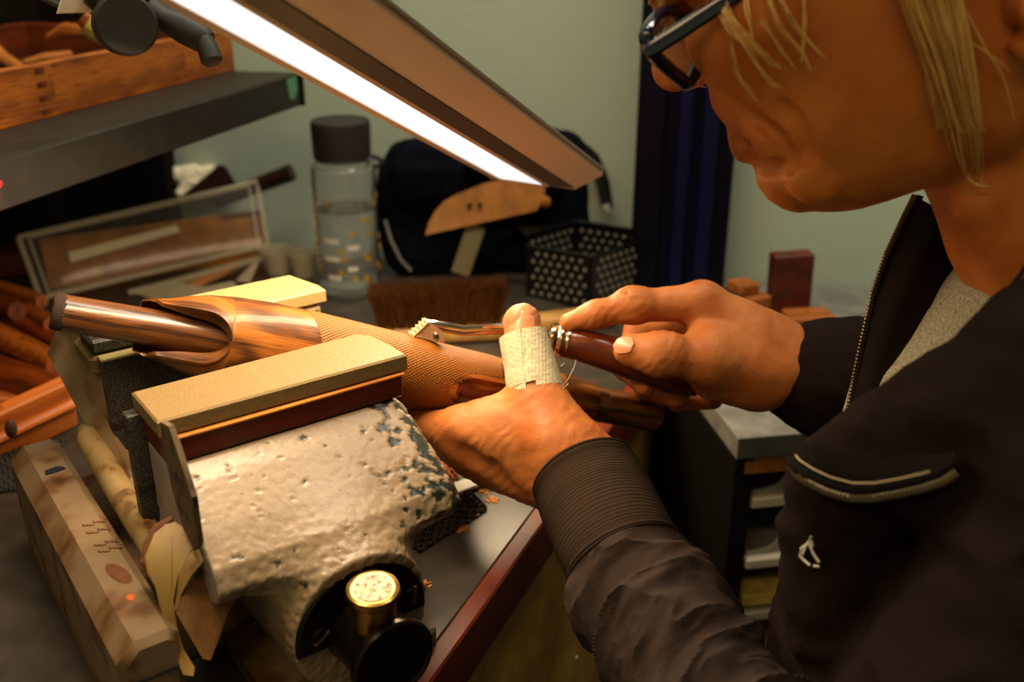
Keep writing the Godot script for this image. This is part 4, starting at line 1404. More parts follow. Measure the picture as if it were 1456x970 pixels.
	var q := [at(604, 459, 0.712), at(625, 461, 0.712), at(660, 467, 0.716), at(700, 465, 0.724), at(722, 465, 0.728), at(750, 472, 0.735), at(776, 478, 0.742)]
	part(tl, "shank", M.new().tube(q, [0.0026, 0.0027, 0.0026, 0.0026, 0.0026, 0.0025, 0.0025], 8, true, 0.9).done(), mats.chrome, Transform3D(), "polished steel shank")
	var q2 := []
	for v in q:
		q2.append((v as Vector3) + Vector3(0, -0.0042, 0.0006))
	part(tl, "lower_bar", M.new().tube(q2.slice(1, 6), 0.0016, 8).done(), mats.copper)
	var c0 := at(588, 478, 0.7085)
	var c1 := at(611, 456, 0.709)
	part(tl, "head", M.new().tube([c0, c1], 0.0030, 4).done(), mats.cutter, Transform3D(), "pale toothed cutter")
	for k in 5:
		part(tl, "cutter_tooth", M.new().tube([c0.lerp(c1, 0.04 + 0.2 * k), c0.lerp(c1, 0.12 + 0.2 * k)], 0.0037, 6).done(), mats.cutter)
	part(tl, "cutter_holder", _plate([Vector2(599, 474), Vector2(611, 460), Vector2(619, 462), Vector2(632, 472), Vector2(634, 487), Vector2(622, 487), Vector2(606, 481)], 0.709, 0.707, 0.006, 0.0), mats.copper)
	part(tl, "holder_screw", M.new().lathe(frame(at(622, 478, 0.7055), Vector3.UP, EYE - at(622, 478, 0.7055)), [Vector2(0, -0.002), Vector2(0.0021, -0.002), Vector2(0.0019, 0.0006), Vector2(0, 0.0008)], 14).done(), mats.steel)
	var f0 := at(778, 480, 0.742)
	var fd := (at(862, 500, 0.742) - f0).normalized()
	var ff := frame(f0, fd.cross(Vector3.UP), fd)
	part(tl, "ferrule", M.new().lathe(ff, [Vector2(0.0, 0.0), Vector2(0.0092, 0.0), Vector2(0.0116, 0.0008), Vector2(0.0122, 0.003), Vector2(0.0116, 0.005), Vector2(0.0110, 0.0065), Vector2(0.0122, 0.0085), Vector2(0.0122, 0.0105), Vector2(0.0112, 0.012), Vector2(0.0122, 0.0138), Vector2(0.0122, 0.0158), Vector2(0.0112, 0.0172), Vector2(0.0122, 0.019), Vector2(0.0120, 0.024), Vector2(0, 0.024)], 36).done(), mats.ferrule, Transform3D(), "ringed brass ferrule")
	part(tl, "collar", M.new().lathe(ff, [Vector2(0, -0.007), Vector2(0.0036, -0.007), Vector2(0.0052, -0.004), Vector2(0.0052, 0.001), Vector2(0, 0.001)], 20).done(), mats.gun)
	var hp := [at(797, 486, 0.742), at(822, 490, 0.742), at(862, 502, 0.742), at(910, 518, 0.744), at(955, 536, 0.748), at(985, 548, 0.752)]
	part(tl, "handle", M.new().tube(hp, [0.0118, 0.0126, 0.0134, 0.0142, 0.013, 0.008], 24, true, 1.0, Vector3.UP, Vector2(1, 6)).done(), mats.handle, Transform3D(), "dark red turned handle")


# ---------------------------------------------------------------- the person
var head_c: Vector3
var head_f: Vector3
var head_u: Vector3
var head_l: Vector3
var head_tab := PackedFloat32Array()
const HN := 150
const HS := 0.0022


func head_local(p: Vector3) -> Vector3:
	var q := p - head_c
	return Vector3(q.dot(head_f), q.dot(head_u), q.dot(head_l))


func on_midplane(x: float, y: float) -> Vector3:
	var r := ray(x, y)
	return EYE + r * ((head_c - EYE).dot(head_l) / r.dot(head_l))


func head_setup() -> void:
	var right := Vector3.RIGHT
	var up := Vector3(0, cc, -cs)
	var fwd := Vector3(0, -cs, -cc)
	var al := deg_to_rad(22.0)
	var be := deg_to_rad(27.0)
	head_c = at(1215, 60, 0.53)
	head_f = -right * cos(al) * cos(be) - up * cos(al) * sin(be) + fwd * sin(al)
	head_u = -right * sin(be) + up * cos(be)
	head_l = head_u.cross(head_f).normalized()
	var px := [[995, -150], [966, -75], [958, -38], [968, -10], [980, 30], [990, 80], [998, 120], [1003, 140], [1004, 150], [1009, 166], [1021, 181], [1035, 195], [1041, 203], [1049, 210], [1044, 217], [1049, 227], [1062, 238], [1065, 248], [1068, 268], [1082, 288], [1103, 302], [1124, 307], [1146, 305], [1174, 307], [1210, 303], [1252, 290], [1310, 270], [1420, 235], [1515, 130], [1540, -40], [1500, -200], [1390, -300], [1230, -330], [1080, -270]]
	var poly := PackedVector2Array()
	for q in px:
		var h := head_local(on_midplane(q[0], q[1]))
		poly.append(Vector2(h.x, h.y))
	head_tab.resize(HN * HN)
	for j in HN:
		for i in HN:
			head_tab[i + j * HN] = -sd_poly(Vector2((i - HN / 2) * HS, (j - HN / 2) * HS), poly)


func head_depth(x: float, y: float) -> float:
	var fx := clampf(x / HS + HN / 2, 0.0, HN - 1.01)
	var fy := clampf(y / HS + HN / 2, 0.0, HN - 1.01)
	var i := int(fx)
	var j := int(fy)
	fx -= i
	fy -= j
	var k := i + j * HN
	return lerpf(lerpf(head_tab[k], head_tab[k + 1], fx), lerpf(head_tab[k + HN], head_tab[k + HN + 1], fx), fy)


func head_field(p: Vector3) -> float:
	var q := head_local(p)
	var s := head_depth(q.x, q.y)
	var up := clampf((q.y + 0.06) / 0.1, 0.0, 1.0)
	var tau := lerpf(0.034, 0.020, up)
	var wm := lerpf(0.058, 0.070, up) - clampf((q.x - 0.02) * 0.12, 0.0, 0.02)
	var ex := exp(-maxf(s, -0.02) / tau)
	var w2 := wm * wm * (1.0 - ex)
	var g := q.z * q.z - w2
	var slope := wm * wm / tau * ex
	var f := g / sqrt(4.0 * q.z * q.z + slope * slope + 1e-5)
	if s < -0.02:
		f = maxf(f, -s - 0.004)
	return clampf(f, -0.03, 0.2)


# where the ray through a pixel meets a field
func hit(bl: Blob, x: float, y: float, d0: float, d1: float) -> float:
	var d := d0
	while d < d1:
		bl.focus(at(x, y, d), 0.02)
		var e := bl.f(at(x, y, d))
		if e < 0.0006:
			return d
		d += maxf(0.0012, e * 0.6)
	return d1


func px_pts(list: Array) -> Array:
	var r := []
	for q in list:
		r.append(at(q[0], q[1], q[2]))
	return r


func person() -> void:
	head_setup()
	var wob := FastNoiseLite.new(); wob.seed = 3; wob.frequency = 28.0; wob.fractal_octaves = 3
	var fine := FastNoiseLite.new(); fine.seed = 8; fine.frequency = 160.0
	var t := thing("person", "person in a dark zipped hoodie and grey shirt with blond hair bending over the vise", "person", Vector3(0.40, 0, -0.47))

	# --- head and neck
	var hb := Blob.new()
	hb.more = head_field
	hb.more_k = 0.012
	# neck
	hb.add(at(1400, 175, 0.548), at(1500, 335, 0.56), 0.050, 0.054, 0.010)
	hb.add(at(1500, 335, 0.56), at(1560, 430, 0.565), 0.054, 0.07, 0.03)
	hb.add(at(1375, 300, 0.522), at(1480, 420, 0.535), 0.012, 0.014, 0.02)      # the neck's near cord
	# nose
	hb.add(on_midplane(974, -12), on_midplane(951, 92), 0.0085, 0.0085, 0.014)
	hb.add(on_midplane(951, 92), on_midplane(947, 110), 0.0085, 0.0098, 0.010)
	for s in [-1.0, 1.0]:
		hb.add(on_midplane(962, 117) + head_l * 0.009 * s, on_midplane(972, 116) + head_l * 0.011 * s, 0.0075, 0.0072, 0.010)
		hb.add(on_midplane(960, 133) + head_l * 0.006 * s, on_midplane(972, 134) + head_l * 0.007 * s, 0.0030, 0.0030, 0.004, Vector3.ZERO, true)
		# cheek bone, brow, eye socket
		var cz: Vector3 = head_l * s
		hb.add(on_midplane(1030, 75) + cz * 0.043, on_midplane(1085, 60) + cz * 0.056, 0.012, 0.012, 0.03)
		hb.add(on_midplane(985, -45) + cz * 0.014, on_midplane(1010, -40) + cz * 0.045, 0.009, 0.008, 0.02)
		hb.add(on_midplane(985, 2) + cz * 0.022, on_midplane(1003, 2) + cz * 0.044, 0.0125, 0.011, 0.016, Vector3.ZERO, true)
		hb.add(on_midplane(1007, 6) + cz * 0.031, on_midplane(1008, 6) + cz * 0.031, 0.0118, 0.0118, 0.003)
		hb.add(on_midplane(1004, 12) + cz * 0.020, on_midplane(1010, 14) + cz * 0.044, 0.0055, 0.005, 0.006)
		# lips
		hb.add(on_midplane(1044, 201), on_midplane(1060, 203) + cz * 0.018, 0.0046, 0.0026, 0.007)
		hb.add(on_midplane(1051, 219), on_midplane(1063, 214) + cz * 0.017, 0.0052, 0.0026, 0.007)
	var cells := 0.0022
	# creases on the near cheek are cut along the surface itself
	var on_skin := func(list: Array, sink: float) -> Array:
		var r := []
		for i in list.size():
			for k in (6 if i < list.size() - 1 else 1):
				var n: Array = list[mini(i + 1, list.size() - 1)]
				var x := lerpf(list[i][0], n[0], k / 6.0)
				var y := lerpf(list[i][1], n[1], k / 6.0)
				r.append(at(x, y, hit(hb, x, y, 0.40, 0.62) + sink))
		return r
	var ridge: Array = on_skin.call([[1056, 186], [1074, 197], [1086, 214], [1094, 236]], 0.0020)
	var fold: Array = on_skin.call([[1012, 136], [1036, 156], [1070, 178], [1099, 203], [1113, 228], [1118, 248]], -0.0009)
	var mouth: Array = on_skin.call([[1038, 206], [1050, 206], [1060, 207], [1073, 209]], -0.0004)
	var chin: Array = on_skin.call([[1064, 240], [1078, 246], [1094, 244]], -0.0012)
	var cheek: Array = on_skin.call([[1106, 160], [1124, 186], [1134, 210], [1138, 232]], -0.0012)
	var jowl: Array = on_skin.call([[1128, 250], [1142, 264], [1158, 274]], 0.0014)
	for l in [[ridge, 0.0030, 0.007], [jowl, 0.0026, 0.012]]:
		for i in l[0].size() - 1:
			var w := sin(PI * clampf(float(i + 1) / l[0].size(), 0.0, 1.0))
			hb.add(l[0][i], l[0][i + 1], l[1] * (0.5 + 0.5 * w), l[1] * (0.5 + 0.5 * w), l[2])
	for l in [[fold, 0.0021, 0.004], [mouth, 0.0023, 0.0015], [chin, 0.0024, 0.006], [cheek, 0.0014, 0.006]]:
		for i in l[0].size() - 1:
			hb.add(l[0][i], l[0][i + 1], l[1], l[1], l[2], Vector3.ZERO, true)
	# ear
	var ez := func(x: float, y: float, out: float) -> Vector3: return at(x, y, hit(hb, x, y, 0.38, 0.62) - out)
	var ear := [ez.call(1428, 30, 0.002), ez.call(1422, -12, 0.005), ez.call(1432, -52, 0.009), ez.call(1458, -70, 0.013), ez.call(1486, -55, 0.018), ez.call(1494, -18, 0.019), ez.call(1480, 22, 0.016), ez.call(1462, 52, 0.013), ez.call(1444, 78, 0.009), ez.call(1430, 72, 0.005)]
	hb.chain(ear, [0.0045, 0.0042, 0.0042, 0.0042, 0.0042, 0.0042, 0.0044, 0.005, 0.0058, 0.004], 0.004)
	hb.add(ez.call(1448, 0, 0.003), ez.call(1458, 30, 0.004), 0.010, 0.008, 0.008)
	var face_paint := func(p: Vector3, n: Vector3) -> Color:
		var q := head_local(p)
		var c := Color(0.60, 0.185, 0.038)
		c = c.lerp(Color(0.42, 0.105, 0.02), clampf(0.4 + wob.get_noise_3dv(p) * 0.9, 0.0, 1.0) * 0.6)
		if q.x > 0.035 and absf(q.z) < 0.026 and (p - on_midplane(1054, 211)).length() < 0.026 and absf(head_local(p).y - head_local(on_midplane(1052, 211)).y) < 0.0075:
			c = c.lerp(Color(0.30, 0.075, 0.03), 0.5)
		return c
	var head_box := AABB(head_c, Vector3.ZERO)
	for q in [[900, -340], [1560, -340], [1560, 470], [900, 330]]:
		for d in [0.43, 0.65]:
			head_box = head_box.expand(at(q[0], q[1], d))
	var parts := [hb.net(cells, head_box.grow(0.01))]
	# --- hands
	var lh := left_hand()
	var rh := right_hand()
	parts.append(lh.net(0.0021, lh.bounds(0.008)))
	parts.append(rh.net(0.0021, rh.bounds(0.008)))
	# --- arms and trunk inside the clothes
	var bo := Blob.new()
	bo.chain(px_pts([[838, 690, 0.652], [882, 786, 0.606], [950, 905, 0.560], [1050, 1040, 0.515], [1230, 1200, 0.47], [1560, 760, 0.45]]), [0.026, 0.027, 0.028, 0.03, 0.034, 0.045], 0.02)
	bo.chain(px_pts([[1125, 522, 0.747], [1440, 600, 0.735], [1520, 520, 0.69]]), [0.022, 0.034, 0.045], 0.02)
	bo.chain(px_pts([[1560, 430, 0.565], [1500, 620, 0.60], [1500, 900, 0.60]]), [0.075, 0.10, 0.10], 0.03)
	bo.chain([Vector3(0.40, 0.72, -0.50), Vector3(0.42, 0.60, -0.48)], [0.10, 0.11], 0.03)
	bo.add(at(1560, 700, 0.45), at(1520, 520, 0.69), 0.045, 0.045, 0.04)
	for s in [-1.0, 1.0]:
		var side: Vector3 = Vector3(-0.40, 0, 0.9) * 0.085 * s
		bo.chain([Vector3(0.42, 0.57, -0.48) + side, Vector3(0.20, 0.54, -0.60) + side * 0.6, Vector3(0.27, 0.08, -0.56) + side * 0.6], [0.08, 0.055, 0.036], 0.02)
	parts.append(bo.net(0.012, bo.bounds(0.03)))
	var lk := at(742, 458, 0.705)
	var paint := func(p: Vector3, n: Vector3) -> Color:
		if (p - head_c).length() < 0.2:
			return face_paint.call(p, n)
		var c := Color(0.45, 0.155, 0.044)
		c = c.lerp(Color(0.35, 0.095, 0.022), clampf(0.45 + wob.get_noise_3dv(p) * 1.0, 0.0, 1.0))
		if (p - lk).length() < 0.022:
			c = c.lerp(Color(0.54, 0.20, 0.11), 0.5)
		return c
	var hand_c := at(760, 600, 0.69)
	var wrinkle := func(p: Vector3, n: Vector3) -> float:
		if (p - head_c).length() < 0.16:
			return 0.0006 * wob.get_noise_3dv(p * 1.4)
		if (p - hand_c).length() < 0.12:
			# creases running from the thumb's web over the back of the hand
			var q := (p - hand_c)
			var along := q.dot(Vector3(0.75, -0.6, 0.2)) * 900.0 + 9.0 * wob.get_noise_3dv(p * 0.7)
			return 0.00028 * sin(along) * clampf(0.5 + wob.get_noise_3dv(p * 1.3) * 2.0, 0.0, 1.0) + 0.0006 * wob.get_noise_3dv(p * 2.2)
		return 0.0005 * wob.get_noise_3dv(p * 2.2)
	part(t, "body", net_mesh(parts, paint, wrinkle), mats.skin)
	# nails
	_nail(t, Vector2(741, 463), 0.702, 0.0084, 0.0105, -0.1, lh)
	_nail(t, Vector2(882, 490), 0.705, 0.0058, 0.0080, 1.45, rh)
	# eyes
	for s in [-1.0, 1.0]:
		var ep: Vector3 = on_midplane(1000, 10) + head_l * 0.031 * s
		part(t, "eye", M.new().ball(Transform3D(Basis.from_scale(Vector3.ONE * 0.0085), ep), 10).done(), mats.eye)
	bandage(t)
	hair(t, hb)
	clothes(t, hb)
	glasses(hb)


func _nail(t: Node3D, px: Vector2, d: float, hw: float, hl: float, turn: float, bl: Blob) -> void:
	var dd := hit(bl, px.x, px.y, d - 0.06, d + 0.03)
	var c := at(px.x, px.y, dd)
	var eps := 0.002
	bl.focus(c, 0.02)
	var n := Vector3(bl.f(c + Vector3(eps, 0, 0)) - bl.f(c - Vector3(eps, 0, 0)), bl.f(c + Vector3(0, eps, 0)) - bl.f(c - Vector3(0, eps, 0)), bl.f(c + Vector3(0, 0, eps)) - bl.f(c - Vector3(0, 0, eps))).normalized()
	var up := Vector3(0, cc, -cs).rotated(Vector3(0, cs, cc), turn)
	var x := up.cross(n).normalized()
	var y := n.cross(x)
	# the nail is a thin shell bent round the finger
	var sag := hw * hw / 0.0235
	var rows := []
	for j in 9:
		var v := -1.0 + 2.0 * j / 8.0
		var row := PackedVector3Array()
		var w := hw * sqrt(maxf(0.0, 1.0 - pow(absf(v), 3.5))) + 0.0004
		for k in 11:
			var u := -1.0 + 2.0 * k / 10.0
			row.append(c + x * u * w + y * v * hl + n * (0.0006 - sag * u * u * (w / hw) - 0.0008 * v * v))
		for k in 11:
			var u := 1.0 - 2.0 * k / 10.0
			row.append(c + x * u * w + y * v * hl + n * (-0.0006 - sag * u * u * (w / hw) - 0.0008 * v * v))
		rows.append(row)
	part(t, "thumb_nail", M.new().loft(rows).done(), mats.nail)


func left_hand() -> Blob:
	var b := Blob.new()
	var toward := (EYE - at(730, 640, 0.69)).normalized()
	var flat := toward * 1.35
	b.add(at(862, 722, 0.640), at(820, 668, 0.668), 0.026, 0.0275, 0.012)
	b.add(at(820, 668, 0.668), at(785, 640, 0.684), 0.0275, 0.029, 0.02, flat)
	b.add(at(790, 628, 0.684), at(655, 611, 0.697), 0.022, 0.0160, 0.014)
	b.add(at(785, 650, 0.690), at(662, 628, 0.703), 0.023, 0.0160, 0.014)
	b.add(at(785, 668, 0.695), at(675, 644, 0.712), 0.022, 0.0145, 0.014)
	b.add(at(790, 684, 0.695), at(698, 662, 0.720), 0.018, 0.0130, 0.014)
	# thumb
	b.chain(px_pts([[806, 632, 0.672], [764, 562, 0.692], [748, 502, 0.701], [742, 459, 0.706]]), [0.0215, 0.0158, 0.0130, 0.0136], 0.010)
	b.add(at(744, 502, 0.700), at(750, 502, 0.700), 0.0134, 0.0134, 0.008)
	# the web between thumb and first finger
	b.add(at(765, 600, 0.690), at(690, 600, 0.697), 0.017, 0.0135, 0.022)
	b.add(at(758, 580, 0.694), at(722, 592, 0.698), 0.011, 0.011, 0.02)
	# the bone at the thumb's root
	b.add(at(776, 622, 0.664), at(782, 634, 0.664), 0.0085, 0.0085, 0.020)
	# fingers curl on under the fore-end
	b.chain(px_pts([[655, 611, 0.697], [600, 602, 0.722], [582, 586, 0.752], [600, 566, 0.772]]), [0.0152, 0.0118, 0.0105, 0.009], 0.008)
	b.chain(px_pts([[662, 628, 0.703], [620, 612, 0.735], [612, 596, 0.768], [630, 580, 0.785]]), [0.0152, 0.0118, 0.0105, 0.009], 0.006)
	b.chain(px_pts([[675, 644, 0.712], [640, 630, 0.745], [638, 608, 0.778], [658, 592, 0.793]]), [0.0140, 0.0112, 0.010, 0.0085], 0.006)
	b.chain(px_pts([[698, 662, 0.720], [666, 646, 0.752], [664, 626, 0.780], [684, 606, 0.796]]), [0.0125, 0.0098, 0.0088, 0.0075], 0.006)
	# folds at the heel of the hand
	for q in [[[640, 630], [672, 655]], [[668, 645], [700, 678]], [[702, 664], [718, 690]]]:
		b.add(at(q[0][0], q[0][1], 0.678), at(q[1][0], q[1][1], 0.680), 0.003, 0.003, 0.010, Vector3.ZERO, true)
	return b


func right_hand() -> Blob:
	var b := Blob.new()
	b.add(at(1168, 535, 0.75), at(1112, 518, 0.747), 0.0235, 0.0225, 0.012)
	b.add(at(1112, 518, 0.747), at(1070, 498, 0.748), 0.0225, 0.0235, 0.02)
	b.add(at(1085, 487, 0.748), at(992, 431, 0.740), 0.0215, 0.0150, 0.014)
	b.add(at(1085, 500, 0.757), at(985, 458, 0.760), 0.0215, 0.0155, 0.014)
	b.add(at(1085, 520, 0.765), at(988, 490, 0.778), 0.0205, 0.0145, 0.014)
	b.add(at(1085, 535, 0.768), at(1000, 520, 0.788), 0.018, 0.0130, 0.014)
	# index finger lying on the ferrule
	b.chain(px_pts([[992, 431, 0.740], [896, 437, 0.733], [845, 448, 0.735], [807, 459, 0.737]]), [0.0148, 0.0114, 0.0096, 0.0072], 0.008)
	b.add(at(892, 432, 0.731), at(902, 433, 0.731), 0.0112, 0.0112, 0.008)
	# thumb pressing on the handle
	b.chain(px_pts([[1085, 527, 0.737], [1000, 511, 0.717], [932, 504, 0.709], [892, 498, 0.713]]), [0.0215, 0.0170, 0.0133, 0.0118], 0.012)
	b.add(at(936, 501, 0.707), at(946, 502, 0.707), 0.0132, 0.0132, 0.008)
	b.add(at(1062, 545, 0.742), at(1008, 538, 0.740), 0.019, 0.016, 0.02)
	b.add(at(1050, 478, 0.740), at(1000, 488, 0.730), 0.014, 0.012, 0.02)
	# three fingers curled under the handle
	b.chain(px_pts([[985, 458, 0.760], [905, 468, 0.778], [886, 520, 0.772], [912, 545, 0.752]]), [0.0140, 0.0112, 0.0104, 0.0092], 0.005)
	b.chain(px_pts([[988, 490, 0.778], [930, 500, 0.800], [915, 548, 0.790], [958, 561, 0.762]]), [0.0132, 0.0108, 0.0102, 0.0092], 0.005)
	b.chain(px_pts([[1000, 520, 0.788], [960, 530, 0.806], [958, 566, 0.795], [1006, 566, 0.768]]), [0.0120, 0.0095, 0.0090, 0.0082], 0.005)
	# joint creases
	for q in [[[925, 484, 0.700], [930, 498, 0.698]], [[938, 482, 0.700], [942, 500, 0.697]], [[886, 416, 0.724], [890, 430, 0.722]]]:
		b.add(at(q[0][0], q[0][1], q[0][2]), at(q[1][0], q[1][1], q[1][2]), 0.0012, 0.0012, 0.003, Vector3.ZERO, true)
	return b


# a band round a path between two angles, with thickness; angle 0 faces the viewer
func _band(path: Array, radii: Array, a0: Callable, a1: Callable, thick: float, n := 28) -> ArrayMesh:
	var rows := []
	for i in path.size():
		var d: Vector3 = ((path[mini(i + 1, path.size() - 1)] as Vector3) - (path[maxi(i - 1, 0)] as Vector3)).normalized()
		var y := (EYE - (path[i] as Vector3))
		y = (y - d * d.dot(y)).normalized()
		var x := y.cross(d)
		var row := PackedVector3Array()
		var s: float = a0.call(float(i) / (path.size() - 1))
		var e: float = a1.call(float(i) / (path.size() - 1))
		for k in n + 1:
			var a := lerpf(s, e, float(k) / n)
			row.append((path[i] as Vector3) + (y * cos(a) + x * sin(a)) * float(radii[i]))
		for k in n + 1:
			var a := lerpf(e, s, float(k) / n)
			row.append((path[i] as Vector3) + (y * cos(a) + x * sin(a)) * (float(radii[i]) - thick))
		rows.append(row)
	return M.new().loft(rows).done()


func bandage(t: Node3D) -> void:
	var path := []
	var radii := []
	for i in 13:
		var u := i / 12.0
		path.append(at(lerpf(758.5, 743.5, u), lerpf(548, 480, u), lerpf(0.6935, 0.703, u)))
		radii.append(lerpf(0.0190, 0.0168, u) + 0.0003 * sin(u * 9.0))
	var b := part(t, "bandage", _band(path, radii, func(_u): return -PI + 0.01, func(_u): return PI - 0.01, 0.0012, 44), mats.gauze, Transform3D(), "off white cloth bandage round the left thumb")
	var path2 := []
	var radii2 := []
	for i in 13:
		var u := i / 12.0
		path2.append(at(lerpf(764, 743.5, u), lerpf(562, 476, u), lerpf(0.692, 0.7035, u)))
		radii2.append(lerpf(0.0201, 0.0175, u))
	# the side the strip takes depends on which way x runs: it covers the right half as the viewer sees it
	var sgn := 1.0
	part(b, "loose_strip", _band(path2, radii2, func(u): return sgn * lerpf(0.35, 0.08, u), func(u): return sgn * lerpf(1.75, 2.2, u), 0.0011), mats.gauze, Transform3D(), "loose overlapping end of the bandage")
	part(b, "left_strip", _band(path2.slice(1), radii2.slice(1).map(func(q): return q - 0.0006), func(u): return -sgn * lerpf(0.05, 0.0, u), func(u): return -sgn * 1.9, 0.0011), mats.gauze)
	for q in [[[797, 548, 0.685], [806, 538, 0.684], [814, 522, 0.683], [817, 511, 0.683]], [[722, 505, 0.69], [716, 500, 0.69], [714, 506, 0.69]], [[793, 545, 0.684], [800, 550, 0.683], [806, 544, 0.683]], [[795, 520, 0.684], [801, 516, 0.684]]]:
		part(b, "thread", M.new().tube(px_pts(q), 0.00022, 5).done(), mats.gauze)


func hair(t: Node3D, hb: Blob) -> void:
	# scalp hair: a shell over the top and back of the skull
	var bl := Blob.new()
	bl.more_k = 0.001
	var cut := head_local(on_midplane(1190, -42))
	var low := head_local(on_midplane(1480, 90)).y
	var ear_x := head_local(on_midplane(1425, 0)).x
	bl.more = func(p: Vector3) -> float:
		var q := head_local(p)
		var d := head_field(p) - 0.012 - 0.002 * sin(q.y * 500.0 + q.x * 260.0)
		# hair line: high over the forehead, down to the temple, low behind the ear
		var line := q.y - lerpf(lerpf(low, cut.y - 0.006, smoothstep(ear_x, ear_x + 0.03, q.x)), cut.y + 0.02, smoothstep(cut.x - 0.01, cut.x + 0.05, q.x))
		return maxf(d, -line * 0.8)
	var box := AABB(head_c, Vector3.ZERO)
	for q in [[930, -380], [1600, -380], [1600, 260], [930, 0]]:
		for d in [0.43, 0.66]:
			box = box.expand(at(q[0], q[1], d))
	var h := part(t, "hair", net_mesh([_net(bl, 0.004, box)]), mats.hair, Transform3D(), "blond hair falling over the cheek")
	var m := M.new()
	m.crease = -1.0
	var strand := func(pts: Array, r0: float) -> void:
		m.col = Color(0.42, 0.19, 0.035).lerp(Color(1.0, 0.60, 0.20), pow(rng.randf(), 0.8))
		# pts: pixel x, y and height over the skin
		var path := []
		var radii := []
		var n := 14
		for i in n + 1:
			var u := float(i) / n * (pts.size() - 1)
			var k := mini(int(u), pts.size() - 2)
			var f := u - k
			var p0: Array = pts[maxi(k - 1, 0)]; var p1: Array = pts[k]; var p2: Array = pts[k + 1]; var p3: Array = pts[mini(k + 2, pts.size() - 1)]
			var x := cubic_interpolate(p1[0], p2[0], p0[0], p3[0], f)
			var y := cubic_interpolate(p1[1], p2[1], p0[1], p3[1], f)
			var o := lerpf(p1[2], p2[2], f)
			path.append(at(x, y, hit(hb, x, y, 0.40, 0.60) - o))
			radii.append(r0 * (1.0 - 0.6 * pow(float(i) / n, 2.0)))
		m.tube(path, radii, 4, false)
	# the broad lock in front of the ear
	for i in 230:
		var u := rng.randf()
		var w := rng.randf_range(-1, 1)
		var len_ := rng.randf_range(0.45, 1.0)
		if u < 0.25:
			len_ *= 0.75
		var x0 := lerpf(1264, 1348, u) + w * 4
		var xm := lerpf(1300, 1364, u) + w * 6
		var x1 := lerpf(1334, 1374, u) + w * 7
		var x2 := lerpf(1350, 1380, u) + w * 8
		var o := rng.randf_range(0.005, 0.016)
		var end := rng.randf_range(120, 200) if len_ < 0.8 else rng.randf_range(190, 262)
		var pts := [[x0 - 34, -120, 0.010], [x0 - 14, -56, o + 0.003], [x0, 0, o], [xm, minf(90, end * 0.6), o]]
		if end > 150:
			pts.append([lerpf(xm, x1, clampf((end - 90) / 90.0, 0.0, 1.0)), minf(end, 180), o])
		if end > 190:
			pts.append([x2, end, o * 0.8])
		strand.call(pts, rng.randf_range(0.0003, 0.0006))
	# wisps that end in small hooks by the jaw
	for q in [[[1330, 120], [1345, 190], [1356, 245], [1372, 268], [1392, 270]], [[1318, 100], [1335, 180], [1350, 240], [1362, 262], [1380, 268]], [[1352, 100], [1372, 180], [1382, 240], [1378, 262], [1386, 270]], [[1350, 60], [1400, 95], [1418, 110]], [[1355, 20], [1385, 80], [1410, 120], [1425, 180]]]:
		strand.call(q.map(func(e): return [e[0], e[1], 0.008]), 0.0006)
	# loose strands over the temple and cheek
	for q in [[[1002, -20], [1018, 30], [1052, 75], [1078, 115], [1094, 133]], [[1006, -20], [1022, 24], [1060, 70], [1088, 96], [1100, 104]], [[1010, -20], [1025, 20], [1050, 62], [1070, 86], [1090, 102]], [[1030, 70], [1040, 110], [1055, 138], [1066, 150]], [[1050, -20], [1056, 25], [1064, 68]], [[1092, -20], [1112, 30], [1140, 70], [1162, 92]], [[1075, 40], [1100, 80], [1120, 108]], [[1080, -10], [1095, 45], [1128, 80], [1140, 110]], [[1130, -20], [1135, 40], [1128, 95]], [[1000, -20], [1012, 20], [1030, 52], [1046, 70]], [[1255, -20], [1290, 60], [1310, 140], [1322, 190]], [[1262, -20], [1300, 70], [1318, 150], [1340, 220]], [[1040, 60], [1064, 96], [1086, 128], [1098, 130]]]:
		var longer: Array = ([[q[0][0] - 10, -110, 0.006]] if q[0][1] < 0 else []) + q
		for k in 7:
			strand.call(longer.map(func(e): return [e[0] + rng.randf_range(-5, 5), e[1] + rng.randf_range(-4, 4), 0.007]), rng.randf_range(0.0002, 0.0004))
	part(h, "strands", m.done(), mats.strand, Transform3D(), "loose blond strands")


